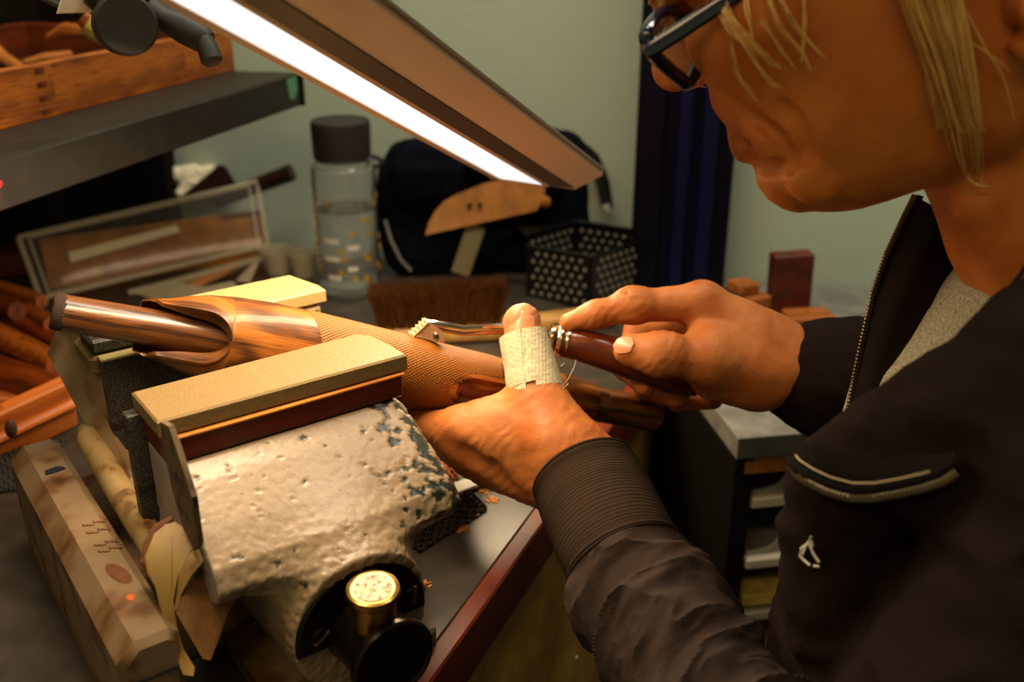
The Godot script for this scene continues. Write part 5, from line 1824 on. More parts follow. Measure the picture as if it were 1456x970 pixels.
func glasses(hb: Blob) -> void:
	var t := thing("eyeglasses", "dark blue framed eyeglasses worn low on the bent face", "glasses", at(950, 70, 0.515))
	var ring := [[914, 64, 0.498], [918, 50, 0.500], [927, 37, 0.505], [940, 28, 0.512], [953, 30, 0.518], [966, 44, 0.524], [979, 64, 0.528], [986, 86, 0.530], [983, 110, 0.529], [972, 129, 0.525], [960, 120, 0.520], [940, 103, 0.511], [924, 86, 0.503]]
	var pts := px_pts(ring)
	var smooth := []
	for i in pts.size():
		for k in 4:
			smooth.append((pts[i] as Vector3).cubic_interpolate(pts[(i + 1) % pts.size()], pts[(i - 1 + pts.size()) % pts.size()], pts[(i + 2) % pts.size()], k / 4.0))
	var M1 := func(list: Array, r: float) -> ArrayMesh:
		var rows := []
		var n := list.size()
		for i in n + 1:
			var d: Vector3 = (list[(i + 1) % n] - list[(i - 1 + n) % n]).normalized()
			var x: Vector3 = d.cross(head_f).normalized()
			var row := PackedVector3Array()
			for k in 10:
				var a := TAU * k / 10
				row.append(list[i % n] + x * cos(a) * r + x.cross(d) * sin(a) * r * 1.25)
			rows.append(row)
		return M.new().loft(rows, true, false).done()
	var lens_m := func(list: Array) -> ArrayMesh:
		var m := M.new()
		var mid := Vector3.ZERO
		for q in list:
			mid += q
		mid /= list.size()
		mid += head_f * 0.0012
		for i in list.size():
			var a: Vector3 = list[i]; var b: Vector3 = list[(i + 1) % list.size()]
			m.tri(mid, a, b)
			m.tri(mid - head_f * 0.0012, b - head_f * 0.0012, a - head_f * 0.0012)
			m.quad(a, a - head_f * 0.0012, b - head_f * 0.0012, b)
		m.close()
		return m.done()
	part(t, "rim", M1.call(smooth, 0.0031), mats.navy_gloss)
	part(t, "lens", lens_m.call(smooth), mats.lens)
	var far := smooth.map(func(q): return q - head_l * (2.0 * (q - head_c).dot(head_l)) + head_u * 0.007)
	part(t, "rim", M1.call(far, 0.0026), mats.navy_gloss)
	part(t, "lens", lens_m.call(far), mats.lens)
	part(t, "bridge", M.new().tube([pts[4], (pts[4] + far[16]) / 2 + head_u * 0.004 + head_f * 0.002, far[16]], 0.0024, 10).done(), mats.navy_gloss)
	for s in [0, 1]:
		var path := [at(913, 84, 0.4965), at(926, 77, 0.495), at(990, 36, 0.487), at(1058, -10, 0.478), at(1180, -62, 0.468), at(1330, -92, 0.462), at(1430, -92, 0.460)]
		if s == 1:
			path = path.map(func(q): return q - head_l * 2.0 * (q - head_c).dot(head_l))
		part(t, "temple", M.new().tube(path, [0.0036, 0.0044, 0.0042, 0.0038, 0.0034, 0.003, 0.0028], 8, true, 0.5, head_l).done(), mats.navy_gloss)


func clothes(t: Node3D, hb: Blob) -> void:
	var wr := FastNoiseLite.new(); wr.seed = 12; wr.frequency = 9.0; wr.fractal_octaves = 3
	var wr2 := FastNoiseLite.new(); wr2.seed = 15; wr2.frequency = 30.0; wr2.fractal_octaves = 2
	var fold := func(p: Vector3, n: Vector3) -> float:
		return 0.006 * (1.0 - 2.0 * absf(wr.get_noise_3dv(Vector3(p.x, p.y * 1.6, p.z)))) - 0.003 + 0.0012 * wr2.get_noise_3dv(p)
	# hoodie: trunk, near front panel, upper arm
	var b := Blob.new()
	b.chain(px_pts([[1455, 770, 0.585], [1425, 850, 0.575], [1415, 1000, 0.57]]), [0.095, 0.106, 0.120], 0.05)
	b.chain(px_pts([[1700, 740, 0.58], [1560, 860, 0.61], [1500, 1000, 0.60]]), [0.12, 0.125, 0.13], 0.05)
	b.chain([at(1415, 1000, 0.57), Vector3(0.40, 0.62, -0.49)], [0.125, 0.135], 0.05)
	b.chain(px_pts([[1185, 680, 0.498], [1245, 655, 0.49], [1340, 618, 0.478], [1490, 520, 0.462], [1600, 480, 0.47]]), [0.012, 0.021, 0.030, 0.034, 0.045], 0.03)
	b.chain(px_pts([[1152, 690, 0.505], [1165, 800, 0.515], [1175, 900, 0.515]]), [0.010, 0.016, 0.014], 0.04)
	b.chain(px_pts([[1610, 640, 0.44], [1440, 960, 0.448], [1230, 1200, 0.465]]), [0.066, 0.060, 0.052], 0.018)
	b.chain(px_pts([[1230, 1200, 0.465], [1090, 1090, 0.50]]), [0.052, 0.044], 0.02)
	b.chain(px_pts([[1620, 500, 0.64], [1500, 560, 0.70]]), [0.07, 0.06], 0.04)
	b.chain(px_pts([[1690, 450, 0.56], [1720, 600, 0.56]]), [0.080, 0.10], 0.04)
	b.chain(px_pts([[1600, 500, 0.475], [1650, 400, 0.50], [1700, 340, 0.56], [1650, 380, 0.63], [1590, 440, 0.67]]), [0.040, 0.038, 0.042, 0.042, 0.05], 0.03)
	part(t, "hoodie", blob_mesh(b, 0.0055, null, fold), mats.hoodie, Transform3D(), "dark brown black zipped hoodie")
	# the far front panel with its zip
	var rows := []
	var lft := [[1287, 284], [1270, 318], [1248, 365], [1229, 420], [1216, 480], [1203, 540], [1192, 600], [1186, 660]]
	var rgt := [[1372, 330], [1375, 372], [1352, 425], [1325, 470], [1300, 520], [1290, 570], [1280, 620], [1270, 670]]
	for i in lft.size():
		var row := PackedVector3Array()
		var n := 24
		for k in n + 1:
			var u := float(k) / n
			row.append(at(lerpf(lft[i][0], rgt[i][0], u), lerpf(lft[i][1], rgt[i][1], u), 0.622 - 0.022 * sin(PI * u) - 0.02 * u + 0.003 * sin(u * 11.0 + i * 0.6)))
		for k in n + 1:
			var u := 1.0 - float(k) / n
			row.append(at(lerpf(lft[i][0], rgt[i][0], u), lerpf(lft[i][1], rgt[i][1], u), 0.628 - 0.014 * sin(PI * u) - 0.02 * u))
		rows.append(row)
	part(t, "far_panel", M.new().loft(rows).done(), mats.hoodie, Transform3D(), "far front panel of the hoodie")
	# right sleeve
	var rs := Blob.new()
	rs.chain(px_pts([[1112, 528, 0.752], [1150, 536, 0.752], [1200, 540, 0.748], [1330, 560, 0.735], [1470, 600, 0.73], [1530, 520, 0.69]]), [0.028, 0.036, 0.041, 0.050, 0.055, 0.07], 0.02)
	part(t, "right_sleeve", blob_mesh(rs, 0.004, null, func(p: Vector3, n: Vector3) -> float: return 0.003 * (1.0 - 2.0 * absf(wr.get_noise_3dv(p * 1.6)))), mats.hoodie, Transform3D(), "right hoodie sleeve")
	var rp := px_pts([[1081, 516, 0.7475], [1096, 520, 0.7485], [1112, 527, 0.751], [1135, 533, 0.752]])
	part(t, "right_cuff", M.new().tube(rp, [0.0245, 0.0262, 0.0275, 0.029], 40, false).done(), mats.rib, Transform3D(), "right ribbed cuff")
	# left sleeve with its ribbed cuff
	var ax := [[826, 668, 0.6585], [835, 686, 0.651], [849, 716, 0.637], [864, 748, 0.622], [882, 786, 0.606], [891, 804, 0.599], [915, 850, 0.581], [950, 905, 0.560], [990, 965, 0.540], [1050, 1040, 0.515], [1120, 1120, 0.490]]
	var rr := [0.0345, 0.0366, 0.0372, 0.0368, 0.0366, 0.0385, 0.0405, 0.0415, 0.0425, 0.044, 0.046]
	var path := []
	var rad := []
	for i in ax.size() - 1:
		var steps := 28
		for k in steps:
			var u := float(k) / steps
			var g := func(q: int, c: int) -> float: return ax[clampi(q, 0, ax.size() - 1)][c]
			path.append(at(cubic_interpolate(g.call(i, 0), g.call(i + 1, 0), g.call(i - 1, 0), g.call(i + 2, 0), u), cubic_interpolate(g.call(i, 1), g.call(i + 1, 1), g.call(i - 1, 1), g.call(i + 2, 1), u), cubic_interpolate(g.call(i, 2), g.call(i + 1, 2), g.call(i - 1, 2), g.call(i + 2, 2), u)))
			rad.append(lerpf(rr[i], rr[i + 1], u))
	var cuff_n := 4 * 28 + 6
	var shell := func(i0: int, i1: int, cuff: bool) -> ArrayMesh:
		var rws := []
		var n := 170
		for i in range(i0, i1):
			var d: Vector3 = ((path[mini(i + 1, path.size() - 1)] as Vector3) - (path[maxi(i - 1, 0)] as Vector3)).normalized()
			# the cuff's rim is cut a little aslant
			var y := (EYE - (path[i] as Vector3))
			y = (y - d * d.dot(y)).normalized()
			var x := y.cross(d)
			var row := PackedVector3Array()
			for k in n:
				var a := TAU * k / n
				var r: float = rad[i]
				if cuff:
					r += 0.00026 * cos(TAU * float(i) / 3.4 + 0.8 * sin(a)) * smoothstep(8.0, 16.0, float(i))
					if i < 10:
						r += 0.0012 * sin(PI * i / 9.0)
				else:
					var p: Vector3 = (path[i] as Vector3) + (y * cos(a) + x * sin(a)) * r
					var e := smoothstep(4.0, 34.0, float(i - i0))
					# folds run slantwise round the arm, sharp along their crests
					var g := p - (path[i0] as Vector3)
					var skew := Vector3(g.dot(d) * 30.0 + 0.55 * cos(a - 0.8), cos(a) * 0.55, sin(a) * 0.55)
					var rid := 1.0 - absf(wr.get_noise_3dv(skew * 0.055)) * 3.2
					var rid2 := 1.0 - absf(wr.get_noise_3dv(skew * 0.12 + Vector3(3, 1, 2))) * 3.0
					r += e * (0.0075 * pow(clampf(rid, 0.0, 1.0), 1.6) + 0.0020 * pow(clampf(rid2, 0.0, 1.0), 1.5) - 0.003)
					# two rows of seam beside the cuff
					if i - i0 < 14:
						r += 0.0014 * absf(sin(PI * float(i - i0) / 7.0))
				row.append((path[i] as Vector3) + (y * cos(a) + x * sin(a)) * r)
			rws.append(row)
		if cuff:
			# turn the rim inwards
			var first: PackedVector3Array = rws[0]
			var inner := PackedVector3Array()
			var deep := PackedVector3Array()
			for q in first:
				inner.append((path[0] as Vector3) + (q - (path[0] as Vector3)) * 0.94)
				deep.append((path[12] as Vector3) + (q - (path[0] as Vector3)) * 0.92)
			rws.push_front(inner)
			rws.push_front(deep)
		var m := M.new()
		m.loft(rws, true, false, true, Vector2(1, 1))
		return m.done()
	part(t, "left_cuff", shell.call(0, cuff_n, true), mats.rib, Transform3D(), "left ribbed cuff")
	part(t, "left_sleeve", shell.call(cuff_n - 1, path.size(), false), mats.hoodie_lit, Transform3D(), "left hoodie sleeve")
	# grey shirt with its neckline
	var sh := Blob.new()
	sh.chain(px_pts([[1470, 480, 0.60], [1400, 620, 0.625], [1400, 800, 0.63]]), [0.070, 0.085, 0.085], 0.03)
	sh.chain(px_pts([[1395, 445, 0.585], [1345, 560, 0.602]]), [0.012, 0.03], 0.04)
	sh.chain(px_pts([[1455, 462, 0.552], [1420, 530, 0.575]]), [0.026, 0.036], 0.03)
	part(t, "shirt", blob_mesh(sh, 0.005, null, func(p: Vector3, n: Vector3) -> float: return 0.002 * wr.get_noise_3dv(p * 2.0)), mats.shirt, Transform3D(), "grey marled shirt")
	part(t, "neckline", M.new().tube(px_pts([[1362, 352, 0.575], [1372, 392, 0.563], [1388, 418, 0.556], [1412, 424, 0.548], [1440, 408, 0.540], [1475, 380, 0.53]]), [0.004, 0.0042, 0.0045, 0.0045, 0.0045, 0.0045], 10, true, 0.8).done(), mats.shirt)
	var cp := []
	for q in [[1414, 418], [1424, 403], [1436, 387], [1448, 366], [1462, 342]]:
		cp.append(at(q[0], q[1], hit(hb, q[0], q[1], 0.40, 0.60) - 0.0008))
	part(t, "cord", M.new().tube(cp, 0.0011, 8).done(), mats.cord, Transform3D(), "thin brown neck cord")
	# near zip: folded tape, teeth and slider
	var zp := [[1113, 648], [1122, 660], [1140, 672], [1165, 684], [1195, 692], [1225, 692], [1260, 686], [1295, 678], [1325, 668], [1350, 650]]
	var zpath := []
	var b2 := b
	for i in zp.size() - 1:
		for k in 5:
			var u := k / 5.0
			var x := lerpf(zp[i][0], zp[i + 1][0], u)
			var y := lerpf(zp[i][1], zp[i + 1][1], u)
			zpath.append(at(x, y, minf(hit(b2, x, y, 0.36, 0.505), 0.505) - 0.006))
	part(t, "zip_tape", M.new().tube(zpath, 0.0028, 8).done(), mats.tape, Transform3D(), "black zip tape folded over")
	var up := Vector3(0, cc, -cs)
	var band := []
	for i in zpath.size():
		var row := PackedVector3Array()
		var hgt := 0.0125 * sin(PI * clampf(float(i + 4) / (zpath.size() + 3), 0.0, 1.0)) + 0.002
		for k in 7:
			var v := k / 6.0
			row.append((zpath[i] as Vector3) + (up + Vector3(0.35, 0, 0)) * hgt * v + Vector3(0, 0, 1) * (0.003 * sin(PI * v) - 0.004 * v))
		for k in 7:
			var v := 1.0 - k / 6.0
			row.append((zpath[i] as Vector3) + (up + Vector3(0.35, 0, 0)) * hgt * v + Vector3(0, 0, 1) * (0.003 * sin(PI * v) - 0.004 * v - 0.0025))
		band.append(row)
	part(t, "zip_band", M.new().loft(band).done(), mats.tape, Transform3D(), "black ribbed band above the zip")
	var st := []
	for i in range(2, zpath.size() - 8):
		st.append((zpath[i] as Vector3) + up * 0.0048 + Vector3(0.001, 0, 0.0028))
	part(t, "stitching", M.new().tube(st, 0.0004, 5).done(), mats.stitch, Transform3D(), "pale stitching")
	var teeth := M.new()
	for i in range(0, 400):
		var u := float(i) / 400 * (zpath.size() - 1)
		var k := int(u)
		if i % 8 != 0:
			continue
		var p: Vector3 = (zpath[k] as Vector3).lerp(zpath[k + 1], u - k)
		var d := ((zpath[k + 1] as Vector3) - (zpath[k] as Vector3)).normalized()
		teeth.box(frame(p - up * 0.0026 + Vector3(0, 0, 0.0024), d, up), Vector3(0.0012, 0.0034, 0.003), 0.0004)
	var tz := part(t, "zip_teeth", teeth.done(), mats.tooth, Transform3D(), "metal zip teeth")
	tz.set_meta("kind", "stuff")
	var left_edge := M.new()
	for i in 26:
		var v := i / 25.0
		var q := at(lerpf(1120, 1131, sqrt(v)), lerpf(664, 752, v), 0.495)
		left_edge.box(frame(q, up, Vector3.RIGHT), Vector3(0.0012, 0.003, 0.003), 0.0004)
	part(t, "placket_zip", left_edge.done(), mats.tooth, Transform3D(), "zip teeth down the placket").set_meta("kind", "stuff")
	part(t, "placket", M.new().tube(px_pts([[1123, 662, 0.498], [1131, 690, 0.498], [1135, 720, 0.498], [1135, 756, 0.50]]), 0.0022, 8).done(), mats.tape)
	part(t, "zip_slider", M.new().box(frame(zpath[zpath.size() - 12], (zpath[zpath.size() - 11] as Vector3) - (zpath[zpath.size() - 12] as Vector3), up), Vector3(0.006, 0.005, 0.004), 0.0012).done(), mats.tooth)
	# far zip along the edge of the far panel
	var fz := M.new()
	var fpath := []
	for i in lft.size() - 1:
		for k in 12:
			var u := k / 12.0
			fpath.append(at(lerpf(lft[i][0], lft[i + 1][0], u) - 1.0, lerpf(lft[i][1], lft[i + 1][1], u), 0.619))
	for i in fpath.size() - 1:
		var d := ((fpath[i + 1] as Vector3) - (fpath[i] as Vector3)).normalized()
		fz.box(frame(fpath[i], d, Vector3.RIGHT), Vector3(0.0017, 0.0034, 0.0024), 0.0004)
	var fzn := part(t, "zip_teeth", fz.done(), mats.tooth, Transform3D(), "metal zip teeth on the far edge")
	fzn.set_meta("kind", "stuff")
	part(t, "zip_tape", M.new().tube(fpath.map(func(q): return q + Vector3(0.0035, 0, -0.001)), 0.003, 6, true, 0.4).done(), mats.tape)
	# small white emblem on the chest
	for q in [[[1143, 756], [1139, 764], [1146, 780], [1154, 792]], [[1136, 768], [1129, 773], [1127, 783], [1134, 790], [1141, 796]], [[1139, 764], [1135, 771], [1131, 781]], [[1146, 797], [1154, 798]], [[1145, 770], [1143, 762]]]:
		var pts := []
		for e in q:
			pts.append(at(e[0], e[1], hit(b, e[0], e[1], 0.38, 0.62) - 0.0035))
		part(t, "emblem_stroke", M.new().tube(pts, 0.0006, 6).done(), mats.white, Transform3D(), "white emblem stroke")
	# trousers and shoes, below the picture
	var tr := Blob.new()
	tr.add(Vector3(0.40, 0.64, -0.50), Vector3(0.42, 0.57, -0.48), 0.125, 0.13, 0.04)
	for s in [-1.0, 1.0]:
		var side: Vector3 = Vector3(-0.40, 0, 0.9) * 0.085 * s
		tr.chain([Vector3(0.42, 0.57, -0.48) + side, Vector3(0.20, 0.54, -0.60) + side * 0.6, Vector3(0.27, 0.10, -0.56) + side * 0.6], [0.10, 0.075, 0.055], 0.03)
		part(t, "shoe", M.new().tube([Vector3(0.32, 0.045, -0.53) + side * 0.6, Vector3(0.25, 0.045, -0.57) + side * 0.6, Vector3(0.13, 0.035, -0.63) + side * 0.6], [0.036, 0.042, 0.03], 14, true, 0.85).done(), mats.dark)
	part(t, "trousers", blob_mesh(tr, 0.012), mats.trousers, Transform3D(), "dark trousers")


# ---------------------------------------------------------------- things on the bench
func bench_things() -> void:
	bottle()
	bag()
	basket()
	brush()
	plastic_case()
	wood_pile()
	# wooden blocks on the right counter
	var face := func(p: Vector3, yaw: float, lean := 0.0) -> Transform3D: return Transform3D(Basis(Vector3.UP, yaw) * Basis(Vector3(0, 0, 1), lean), p)
	var p := lvl(1050, 456, BENCH)
	var st := thing("carved_block", "stepped ochre wooden block beside the tall dark board on the counter", "wood block", p)
	part(st, "block", M.new().box(Transform3D(), Vector3(0.036, 0.032, 0.034), 0.002).done(), mats.ochre, face.call(p + Vector3(0.004, 0.0162, 0), 0.5, -0.02))
	part(st, "upper_step", M.new().box(Transform3D(), Vector3(0.028, 0.014, 0.026), 0.002).done(), mats.ochre, face.call(p + Vector3(-0.004, 0.039, -0.003), 0.5, -0.1))
	part(st, "dark_side", M.new().box(Transform3D(), Vector3(0.006, 0.034, 0.03), 0.001).done(), mats.dark, face.call(p + Vector3(-0.017, 0.019, 0.004), 0.5, 0.0))
	p = lvl(1112, 456, BENCH)
	single("dark_board", "tall dark reddish brown wooden board standing upright on the counter", "board", M.new().box(Transform3D(), Vector3(0.046, 0.078, 0.020), 0.0015).done(), mats.redboard, face.call(p + Vector3(-0.002, 0.0393, -0.006), 0.10, 0.03))
	p = lvl(1137, 468, BENCH)
	single("orange_block", "small flat orange wooden block in front of the tall dark board", "wood block", M.new().box(Transform3D(), Vector3(0.052, 0.018, 0.034), 0.002).done(), mats.ochre, face.call(p + Vector3(0.002, 0.0092, -0.004), 0.12))
	# open weave grater sheets and a pale ruler beside the vise, and orange sawdust
	_mesh_sheet("grater_sheet", "dark open weave grater sheet with an orange end lying right of the vise", [Vector2(575, 752), Vector2(668, 692), Vector2(692, 716), Vector2(600, 775)], 15, 6, mats.iron)
	_mesh_sheet("grater_sheet", "red brown open weave grater sheet behind the pale ruler under the left hand", [Vector2(600, 640), Vector2(622, 634), Vector2(655, 676), Vector2(622, 688)], 5, 7, mats.copper_rust)
	var r0 := lvl(618, 702, BENCH + 0.003)
	var r1 := lvl(722, 664, BENCH + 0.003)
	var rf := frame((r0 + r1) / 2, r1 - r0, Vector3.UP)
	single("steel_ruler", "pale steel ruler lying between the two grater sheets", "ruler", M.new().box(Transform3D(), Vector3((r1 - r0).length(), 0.003, 0.015), 0.0006).done(), mats.ruler, rf)
	var dust := M.new()
	for q in [[660, 745, 40, 0.006], [690, 693, 26, 0.007], [700, 706, 20, 0.006], [610, 822, 14, 0.004], [650, 725, 16, 0.01], [688, 716, 30, 0.004]]:
		for i in int(q[2]):
			var a := rng.randf() * TAU
			var rr: float = q[3] * sqrt(rng.randf())
			var c := lvl(q[0], q[1], BENCH + 0.0004) + Vector3(cos(a) * rr, 0, sin(a) * rr)
			dust.box(Transform3D(Basis(Vector3.UP, a), c), Vector3(0.0016, 0.0007, 0.0011) * rng.randf_range(0.6, 1.7), 0.0)
	var ds := single("sawdust", "orange sawdust sprinkled on the grey bench right of the vise", "sawdust", dust.done(), mats.dust)
	ds.set_meta("kind", "stuff")


func _mesh_sheet(called: String, label: String, q: Array, n: int, m: int, mt: Material) -> void:
	var c := []
	for v in q:
		c.append(lvl(v.x, v.y, BENCH + 0.0025))
	var g := func(u: float, v: float) -> Vector3: return (c[0] as Vector3).lerp(c[1], u).lerp((c[3] as Vector3).lerp(c[2], u), v)
	var mm := M.new()
	for i in n + 1:
		var pts := []
		for k in m * 2 + 1:
			pts.append(g.call(float(i) / n, float(k) / (m * 2)) + Vector3(0, 0.0011 * (1 if (i + k) % 2 == 0 else -1), 0))
		mm.tube(pts, 0.0011, 5)
	for k in m + 1:
		var pts := []
		for i in n * 2 + 1:
			pts.append(g.call(float(i) / (n * 2), float(k) / m) + Vector3(0, 0.0011 * (-1 if (i / 2 + k) % 2 == 0 else 1), 0))
		mm.tube(pts, 0.0011, 5)
	single(called, label, "mat" if called == "rubber_mat" else "grater", mm.done(), mt, Transform3D())


func bottle() -> void:
	var p := lvl(505, 413, BENCH)
	var t := thing("water_bottle", "glass water bottle with a black cap and gold star prints standing on the bench", "bottle", p)
	var f := Transform3D(Basis(), p)
	part(t, "glass", M.new().lathe(f, [Vector2(0, 0.001), Vector2(0.034, 0.001), Vector2(0.0372, 0.004), Vector2(0.0378, 0.010), Vector2(0.0378, 0.150), Vector2(0.036, 0.157), Vector2(0.0295, 0.161), Vector2(0.0285, 0.164), Vector2(0.0285, 0.176), Vector2(0.0262, 0.176), Vector2(0.0262, 0.162), Vector2(0.034, 0.155), Vector2(0.0355, 0.150), Vector2(0.0355, 0.012), Vector2(0.033, 0.009), Vector2(0, 0.009)], 48).done(), mats.glass, Transform3D(), "clear glass body")
	part(t, "water", M.new().lathe(f, [Vector2(0, 0.0095), Vector2(0.0325, 0.0095), Vector2(0.0351, 0.0125), Vector2(0.0351, 0.1035), Vector2(0, 0.1035)], 48).done(), mats.water, Transform3D(), "water")
	part(t, "cap", M.new().lathe(f, [Vector2(0, 0.164), Vector2(0.0325, 0.164), Vector2(0.0335, 0.166), Vector2(0.0345, 0.202), Vector2(0.0335, 0.2065), Vector2(0.0315, 0.2075), Vector2(0.0295, 0.206), Vector2(0, 0.206)], 48).done(), mats.plastic, Transform3D(), "black screw cap")
	var lp := []
	for k in 17:
		var a := PI * k / 16.0
		lp.append(p + Vector3(0.034 + 0.012 * sin(a), 0.163 - 0.006 + 0.006 * cos(a) + 0.002, 0.004))
	part(t, "loop", M.new().tube(lp, 0.003, 8).done(), mats.plastic, Transform3D(), "black carrying loop")
	# small gold stars and white lettering-like bars printed on the glass
	for i in 30:
		var a := deg_to_rad(rng.randf_range(-20.0, 200.0))
		var y := rng.randf_range(0.018, 0.125)
		var n := Vector3(cos(a), 0, sin(a))
		var poly := PackedVector2Array()
		for k in 10:
			var b := TAU * k / 10 + 0.3 * i
			poly.append(Vector2(cos(b), sin(b)) * (0.0046 if k % 2 == 0 else 0.0022))
		part(t, "gold_star", M.new().prism(Transform3D(Basis(Vector3.UP.cross(n), Vector3.UP, n), p + Vector3(0, y, 0) + n * 0.0377), poly, 0.0006).done(), mats.gold)
	for q in [[1.95, 0.072, 0.020], [1.95, 0.050, 0.020], [1.25, 0.064, 0.014], [1.3, 0.038, 0.012], [1.9, 0.027, 0.017]]:
		var rows := []
		for k in 7:
			var a: float = q[0] + q[2] / 0.038 * (k / 6.0 - 0.5)
			var n := Vector3(cos(a), 0, sin(a))
			var b := p + n * 0.0377 + Vector3(0, q[1], 0)
			rows.append(PackedVector3Array([b - Vector3(0, 0.0028, 0), b + Vector3(0, 0.0028, 0), b + Vector3(0, 0.0028, 0) + n * 0.0005, b - Vector3(0, 0.0028, 0) + n * 0.0005]))
		part(t, "white_print", M.new().loft(rows).done(), mats.white)


func bag() -> void:
	var base := lvl(690, 398, BENCH)
	var t := thing("backpack", "dark navy backpack with a tan leather patch lying behind the bench lamp", "bag", base)
	var b := Blob.new()
	var fl := Vector3(0.10, 0, 0.99) * 1.3
	b.add(base + Vector3(-0.075, 0.055, -0.02), base + Vector3(0.075, 0.055, -0.03), 0.055, 0.055, 0.03, fl)
	b.add(base + Vector3(-0.070, 0.115, -0.03), base + Vector3(0.070, 0.125, -0.04), 0.058, 0.058, 0.03, fl)
	b.add(base + Vector3(-0.085, 0.04, -0.02), base + Vector3(-0.085, 0.12, -0.03), 0.042, 0.042, 0.03, fl)
	b.add(base + Vector3(0.080, 0.04, -0.035), base + Vector3(0.09, 0.12, -0.045), 0.042, 0.042, 0.03, fl)
	var n := FastNoiseLite.new(); n.seed = 4; n.frequency = 22.0
	part(t, "body", blob_mesh(b, 0.006, null, func(p: Vector3, _n: Vector3) -> float: return 0.004 * n.get_noise_3dv(p)), mats.bag)
	var fr := Blob.new()
	fr.add(base + Vector3(-0.07, 0.128, 0.002), base + Vector3(0.06, 0.135, -0.005), 0.046, 0.046, 0.02, fl)
	part(t, "flap", blob_mesh(fr, 0.006, null, func(p: Vector3, _n: Vector3) -> float: return 0.003 * n.get_noise_3dv(p * 1.4)), mats.bag)
	part(t, "leather_patch", _plate([Vector2(608, 338), Vector2(612, 322), Vector2(622, 304), Vector2(634, 291), Vector2(652, 281), Vector2(690, 266), Vector2(730, 258), Vector2(768, 262), Vector2(774, 274), Vector2(771, 290), Vector2(762, 304)], 1.172, 1.182, 0.003, 0.0), mats.tan_leather, Transform3D(), "tan leather patch")
	for x in [669, 683]:
		var c := at(x, 297, 1.172)
		part(t, "rivet", M.new().lathe(frame(c, Vector3.RIGHT, Vector3.UP) * Transform3D(Basis(Vector3.RIGHT, PI / 2), Vector3.ZERO), [Vector2(0, -0.001), Vector2(0.0032, -0.001), Vector2(0.0026, 0.001), Vector2(0, 0.0013)], 14).done(), mats.dark)
	part(t, "leather_tab", M.new().ball(Transform3D(Basis.from_scale(Vector3(0.006, 0.007, 0.003)), at(775, 292, 1.178)), 8).done(), mats.tan_leather)
	part(t, "strap", M.new().tube([at(678, 325, 1.186), at(672, 345, 1.182), at(664, 368, 1.18), at(656, 392, 1.18)], [0.012, 0.011, 0.011, 0.011], 8, true, 0.2, Vector3(0, 0.3, 1)).done(), mats.olive, Transform3D(), "olive webbing strap")
	part(t, "piping", M.new().tube([at(552, 318, 1.19), at(560, 345, 1.185), at(573, 372, 1.185), at(588, 388, 1.19)], 0.0022, 8).done(), mats.grey_web, Transform3D(), "grey piping")
	part(t, "shoulder_strap", M.new().tube([at(770, 205, 1.25), at(800, 192, 1.25), at(822, 205, 1.24), at(842, 232, 1.23), at(854, 264, 1.22), at(860, 300, 1.215)], [0.016, 0.018, 0.012, 0.009, 0.009, 0.008], 10, true, 0.5).done(), mats.black, Transform3D(), "black shoulder strap")
	part(t, "buckle", M.new().tube([at(857, 296, 1.21), at(860, 306, 1.21)], [0.006, 0.005], 10).done(), mats.grey)
	part(t, "top_bulge", M.new().ball(Transform3D(Basis.from_scale(Vector3(0.03, 0.028, 0.03)), at(800, 222, 1.245)), 12).done(), mats.bag)


func basket() -> void:
	var base := lvl(838, 440, BENCH)
	var t := thing("perforated_basket", "square black perforated metal basket standing on edge of the bench behind the hands", "basket", base)
	var w := 0.086
	# near corner at base: two near panels, two far ones, floor
	var corner := base + Vector3(0, 0.002, 0)
	var u := Vector3(-cos(0.50), 0, -sin(0.50))   # to the left and away
	var v := Vector3(cos(0.78), 0, -sin(0.78))    # to the right and away
	var tops := [0.062, 0.062, 0.075, 0.075]
	var starts := [corner, corner, corner + v * w, corner + u * w]
	var dirs := [u, v, u, v]
	for k in 4:
		var d: Vector3 = dirs[k]
		var nrm := d.cross(Vector3.UP)
		var xf := Transform3D(Basis(d, Vector3.UP, nrm), (starts[k] as Vector3) + d * w / 2 + Vector3(0, tops[k] / 2, 0))
		var pn := part(t, "panel", M.new().box(Transform3D(), Vector3(w, tops[k], 0.0016), 0.0004).done(), mats.black_gloss, xf)
		var dots := M.new()
		var rows_ := int(tops[k] / 0.0098)
		for i in 9:
			for j in rows_:
				var x := (i - 4) * 0.0112 + (0.0056 if j % 2 else 0.0)
				if absf(x) > w / 2 - 0.004:
					continue
				var y: float = (j + 0.5) * 0.0098 - tops[k] / 2
				for s in [-1, 1]:
					dots.lathe(Transform3D(Basis(Vector3.RIGHT, PI / 2 * s), Vector3(x, y, s * 0.0006)), [Vector2(0.0, 0.0), Vector2(0.0029, 0.0), Vector2(0.0026, 0.0010), Vector2(0.0, 0.0014)], 8)
		var dn := part(pn, "studs", dots.done(), mats.stud, xf, "rows of shiny pale perforation studs")  # pale discs in place of bright holes; the brightness is in the colour
		dn.set_meta("kind", "stuff")
		part(pn, "top_rim", M.new().box(Transform3D(), Vector3(w + 0.003, 0.003, 0.004), 0.001).done(), mats.black_gloss, xf * Transform3D(Basis(), Vector3(0, tops[k] / 2, 0)))
	part(t, "floor", M.new().box(Transform3D(), Vector3(w, 0.002, w * 0.95), 0.0).done(), mats.black_gloss, Transform3D(Basis(Vector3.UP, 0.64), corner + (u + v) * w / 2))


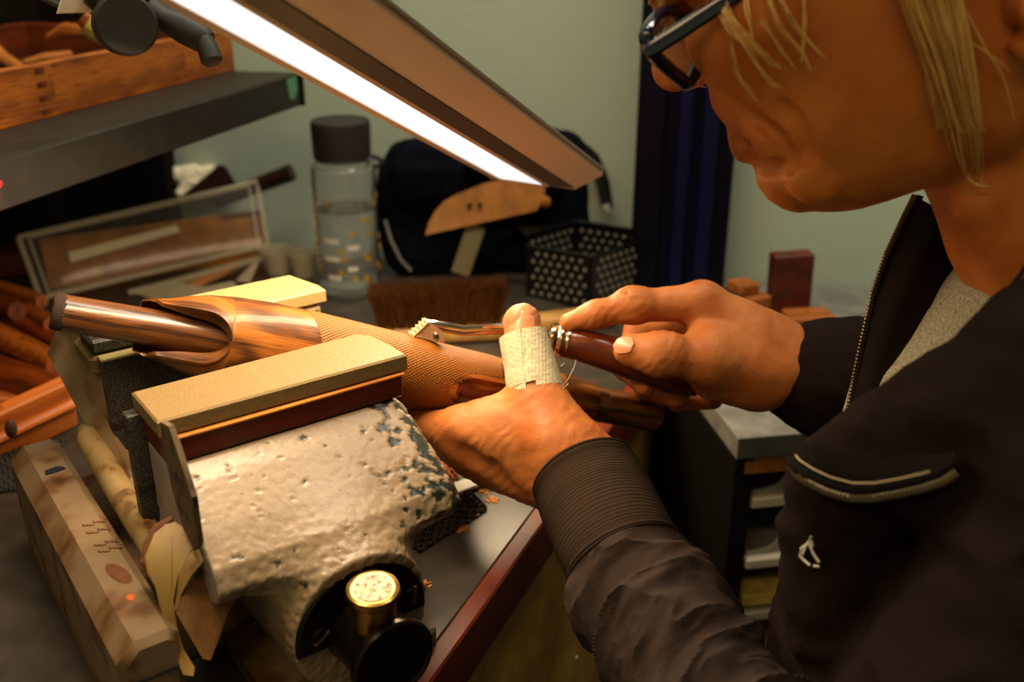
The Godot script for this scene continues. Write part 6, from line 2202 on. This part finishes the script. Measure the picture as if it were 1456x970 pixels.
func brush() -> void:
	var p0 := lvl(541, 474, BENCH + 0.011)
	var p1 := lvl(716, 466, BENCH + 0.011)
	var p2 := lvl(872, 446, BENCH + 0.013)
	var t := thing("bench_brush", "bench brush with dark brown bristles turned up and a pale wooden handle", "brush", (p0 + p1) / 2 - Vector3(0, 0.011, 0))
	var back := PackedVector3Array()
	var x := (p1 - p0).normalized()
	var f := frame(p0, x, Vector3.UP)
	# wooden back and handle as one turned down board
	var L := (p1 - p0).length()
	var H := (p2 - p0).dot(x)
	var off := (p2 - p0).dot(f.basis.z)
	var rows := []
	for q in [[0.0, 0.008, 0.008], [0.004, 0.016, 0.0105], [0.03, 0.0185, 0.011], [L * 0.9, 0.0185, 0.011], [L, 0.016, 0.0105], [L + 0.02, 0.0115, 0.010], [lerpf(L, H, 0.5), 0.0135, 0.0105], [H - 0.01, 0.014, 0.010], [H, 0.008, 0.006]]:
		var row := PackedVector3Array()
		var sh: float = off * clampf((q[0] - L) / (H - L), 0.0, 1.0)
		for k in 20:
			var a := TAU * k / 20
			var cx := signf(cos(a)) * pow(absf(cos(a)), 0.6)
			var sx := signf(sin(a)) * pow(absf(sin(a)), 0.6)
			row.append(f * Vector3(q[0], sx * q[2], sh + cx * q[1]))
		rows.append(row)
	part(t, "wooden_back", M.new().loft(rows, true, true, true, Vector2(1, 5)).done(), mats.maple_uv, Transform3D(), "pale wooden back and handle")
	var m := M.new()
	m.crease = -1.0
	for i in 26:
		for j in 7:
			for k in 6:
				var bx := 0.004 + (L - 0.010) * i / 25.0 + rng.randf_range(-0.002, 0.002)
				var bz := (j - 3) * 0.0048 + rng.randf_range(-0.0015, 0.0015)
				var hgt := 0.042 + rng.randf_range(-0.004, 0.003)
				var sx := (bx - L / 2) * 0.12 + rng.randf_range(-0.003, 0.003)
				var a := f * Vector3(bx, 0.010, bz)
				var b := f * Vector3(bx + sx * 0.5, 0.010 + hgt * 0.6, bz * 1.15)
				var c := f * Vector3(bx + sx * 1.2 + rng.randf_range(-0.0015, 0.0015), 0.010 + hgt, bz * 1.4 + rng.randf_range(-0.002, 0.002))
				m.tube([a, b, c], [0.0009, 0.0008, 0.0004], 3, false)
	var br := part(t, "bristles", m.done(), mats.bristle, Transform3D(), "dark brown bristles")
	br.set_meta("kind", "stuff")



func plastic_case() -> void:
	var bl := lvl(74, 426, BENCH + 0.004)
	var q := [[bl, Vector2(74, 426)], [at(389, 352, 1.30), Vector2(389, 352)], [at(374, 264, 1.29), Vector2(374, 264)], [at(43, 341, 1.18), Vector2(43, 341)]]
	var t := thing("plastic_case", "long clear plastic case lid standing tilted in front of the cardboard box", "case", bl)
	var c := [q[0][0], q[1][0], q[2][0], q[3][0]]
	var n: Vector3 = (c[1] - c[0]).cross(c[3] - c[0]).normalized()
	if n.dot(EYE - c[0]) < 0.0:
		n = -n
	var mid: Vector3 = (c[0] + c[1] + c[2] + c[3]) / 4
	var inset := func(k: int, f: float) -> Vector3: return (c[k] as Vector3).lerp(mid, f)
	var pane := M.new()
	pane.quad(c[0], c[1], c[2], c[3])
	for k in 4:
		pane.quad(c[k], c[(k + 1) % 4], c[(k + 1) % 4] - n * 0.022, c[k] - n * 0.022)
	pane.mark = 0
	part(t, "clear_pane", pane.done(), mats.clear, Transform3D(), "clear plastic pane")
	for k in 4:
		part(t, "rim", M.new().tube([c[k], c[(k + 1) % 4]], 0.0032, 8).done(), mats.haze, Transform3D())
		part(t, "inner_rim", M.new().tube([inset.call(k, 0.075) - n * 0.002, inset.call((k + 1) % 4, 0.075) - n * 0.002], 0.0016, 6).done(), mats.haze, Transform3D())
	part(t, "hinge_strip", M.new().tube([at(196, 418, 1.20), at(240, 408, 1.215), at(388, 368, 1.27)], [0.004, 0.005, 0.005], 6).done(), mats.haze)
	# the brown box behind it
	var b := thing("cardboard_box", "low brown cardboard box seen through the clear plastic case", "box", lvl(230, 405, BENCH))
	var f0 := lvl(88, 417, BENCH + 0.001) - n * 0.008
	var f1 := at(391, 362, 1.325)
	f1.y = BENCH + 0.001
	var dir := (f1 - f0)
	var bx := frame((f0 + f1) / 2 + Vector3(0, 0.031, 0) - n * 0.008, dir, Vector3.UP)
	part(b, "front_wall", M.new().box(Transform3D(), Vector3(dir.length(), 0.062, 0.003), 0.0006).done(), mats.card, bx)
	part(b, "back_wall", M.new().box(Transform3D(), Vector3(dir.length(), 0.062, 0.003), 0.0006).done(), mats.card, bx * Transform3D(Basis(), Vector3(0, 0, -0.030 * signf(bx.basis.z.z))))
	part(b, "end_wall", M.new().box(Transform3D(), Vector3(0.003, 0.062, 0.030), 0.0006).done(), mats.card, bx * Transform3D(Basis(), Vector3(dir.length() / 2, 0, -0.015 * signf(bx.basis.z.z))))
	part(b, "end_wall", M.new().box(Transform3D(), Vector3(0.003, 0.062, 0.030), 0.0006).done(), mats.card, bx * Transform3D(Basis(), Vector3(-dir.length() / 2, 0, -0.015 * signf(bx.basis.z.z))))
	part(b, "floor", M.new().box(Transform3D(), Vector3(dir.length(), 0.002, 0.030), 0.0).done(), mats.card, bx * Transform3D(Basis(), Vector3(0, -0.030, -0.015 * signf(bx.basis.z.z))))
	single("paper_strip", "cream paper strip inside the clear plastic case", "paper", _plate([Vector2(112, 362), Vector2(262, 324), Vector2(268, 333), Vector2(116, 376)], 1.215, 1.262, 0.0012, 0.0), mats.paper)
	# clutter round the case
	single("dark_rod", "dark brown round rod sticking out to the right behind the plastic case", "rod", M.new().tube([at(318, 292, 1.31), at(372, 270, 1.30), at(423, 251, 1.29)], [0.0095, 0.0105, 0.0115], 20).done(), mats.darkrod)
	single("walnut_offcut", "dark wedge shaped wood offcut behind the top of the plastic case", "wood offcut", _plate([Vector2(272, 282), Vector2(322, 240), Vector2(331, 243), Vector2(346, 268), Vector2(300, 284)], 1.33, 1.32, 0.02, 0.0), mats.darkrod)
	var tf := Blob.new()
	tf.chain(px_pts([[262, 254, 1.34], [285, 256, 1.345], [308, 250, 1.35]]), [0.011, 0.014, 0.010], 0.01)
	tf.chain(px_pts([[268, 280, 1.335], [285, 268, 1.34]]), [0.007, 0.009], 0.01)
	var n2 := FastNoiseLite.new(); n2.seed = 6; n2.frequency = 90.0
	single("crumpled_tissue", "cream crumpled tissue at the back left of the bench", "tissue", blob_mesh(tf, 0.003, null, func(p: Vector3, _n: Vector3) -> float: return 0.004 * n2.get_noise_3dv(p)), mats.paper)
	single("wood_wedge", "long brown wedge of wood lying before the plastic case", "wood offcut", _plate([Vector2(272, 410), Vector2(288, 399), Vector2(352, 373), Vector2(346, 386), Vector2(300, 407), Vector2(276, 416)], 1.22, 1.26, 0.012, 0.0), mats.pine_tri)
	single("paper_sheet", "pale paper scrap lying before the plastic case near the back jaw", "paper", _plate([Vector2(205, 418), Vector2(268, 404), Vector2(300, 410), Vector2(340, 402), Vector2(350, 412), Vector2(240, 432)], 1.175, 1.19, 0.0008, 0.0), mats.paper_grey)
	single("paper_sheet", "folded pale paper peak beside the small plastic cup", "paper", _plate([Vector2(344, 402), Vector2(372, 374), Vector2(376, 378), Vector2(364, 404)], 1.225, 1.23, 0.004, 0.0), mats.paper_grey)
	for q2 in [[404, 392, 0.0195, "small clear plastic cup with a thick rim left of the glass bottle"], [440, 396, 0.018, "second clear plastic cup half hidden between cup and glass bottle"]]:
		var p := lvl(q2[0], q2[1], BENCH)
		var r: float = q2[2]
		single("plastic_cup", q2[3], "cup", M.new().lathe(Transform3D(Basis(), p), [Vector2(0, 0.001), Vector2(r * 0.7, 0.001), Vector2(r * 0.98, 0.03), Vector2(r * 1.12, 0.031), Vector2(r * 1.12, 0.034), Vector2(r * 0.92, 0.034), Vector2(r * 0.64, 0.004), Vector2(0, 0.004)], 32).done(), mats.haze, Transform3D(), "small plastic cups")


func wood_pile() -> void:
	var names := ["thick round wooden billet resting on the plank, lowest of the pile by the vise", "thick round wooden billet second from the bottom of the pile by the vise", "short thin wooden billet at the middle of the pile, nearest the bar's sawn end", "short orange billet stub poking out above the middle of the pile", "reddish billet near the top left of the pile", "thin wooden billet along the top of the pile below the plastic case"]
	var q := [[[-60, 497], [20, 531], [78, 548], [97, 553], 0.955, 0.0160, 0.052], [[-60, 448], [20, 480], [75, 507], [95, 516], 0.985, 0.0125, 0.062], [[32, 455], [60, 468], [90, 482], [104, 489], 1.01, 0.0092, 0.075], [[58, 442], [70, 450], [82, 458], [88, 462], 1.02, 0.0085, 0.085], [[-30, 428], [8, 434], [32, 440], [42, 444], 1.03, 0.0115, 0.09], [[2, 408], [30, 416], [60, 425], [76, 430], 1.05, 0.0085, 0.09]]
	for i in q.size():
		var e: Array = q[i]
		var pts := []
		for k in 4:
			pts.append(at(e[k][0], e[k][1], e[4] - 0.012 * k))
		var r: float = e[5]
		single("wooden_billet", names[i], "wooden billet", M.new().tube(pts, [r, r * 1.04, r, r * 0.8], 18, true, 1.0, Vector3.UP, Vector2(1, 5)).done(), [mats.billet, mats.orange_uv][i % 2], Transform3D(), "wooden billets piled left of the vise")
	# the knotty plank before them
	var p0 := at(-70, 655, 0.80)
	var p1 := at(118, 566, 0.875)
	var pf := frame((p0 + p1) / 2, p1 - p0, (Vector3.UP + Vector3(0.1, 0, 0.5)).normalized())
	var t := thing("knotty_plank", "orange knotty plank with a raised rib leaning in front of the wooden billets", "plank", (p0 + p1) / 2 - Vector3(0, 0.03, 0))
	var L := (p1 - p0).length()
	part(t, "board", M.new().box(Transform3D(), Vector3(L, 0.058, 0.012), 0.002).done(), mats.plank, pf)
	part(t, "rib", M.new().tube([Vector3(-L / 2, 0.004, -0.0065 * signf(pf.basis.z.dot(p0 - EYE))), Vector3(L / 2, 0.004, -0.0065 * signf(pf.basis.z.dot(p0 - EYE)))], 0.006, 10, true, 0.7).done(), mats.plank, pf)
	var kp := at(33, 607, 0.806)
	part(t, "knot", M.new().ball(Transform3D(pf.basis * Basis.from_scale(Vector3(0.005, 0.010, 0.004)), kp), 8).done(), mats.rust_dark, Transform3D(), "dark knot")
	single("brown_board", "flat brown board lying at the left edge behind the wooden billets", "board", M.new().box(Transform3D(), Vector3(0.16, 0.03, 0.06), 0.002).done(), mats.orange_dark, Transform3D(Basis(Vector3.UP, 0.35), lvl(10, 392, BENCH + 0.012) + Vector3(0, 0.004, -0.05)))
	single("orange_offcut", "flat orange offcut between the plank and the lowest billet at the left edge", "wood offcut", M.new().box(Transform3D(), Vector3(0.10, 0.02, 0.05), 0.002).done(), mats.plank, Transform3D(Basis(Vector3.UP, 0.4) * Basis(Vector3(0, 0, 1), -0.2), at(-8, 562, 0.93)))
	_mesh_sheet("rubber_mat", "dark open weave mat under the plank at the left edge of the bench", [Vector2(-60, 700), Vector2(-10, 640), Vector2(110, 622), Vector2(45, 690)], 20, 16, mats.rubber)
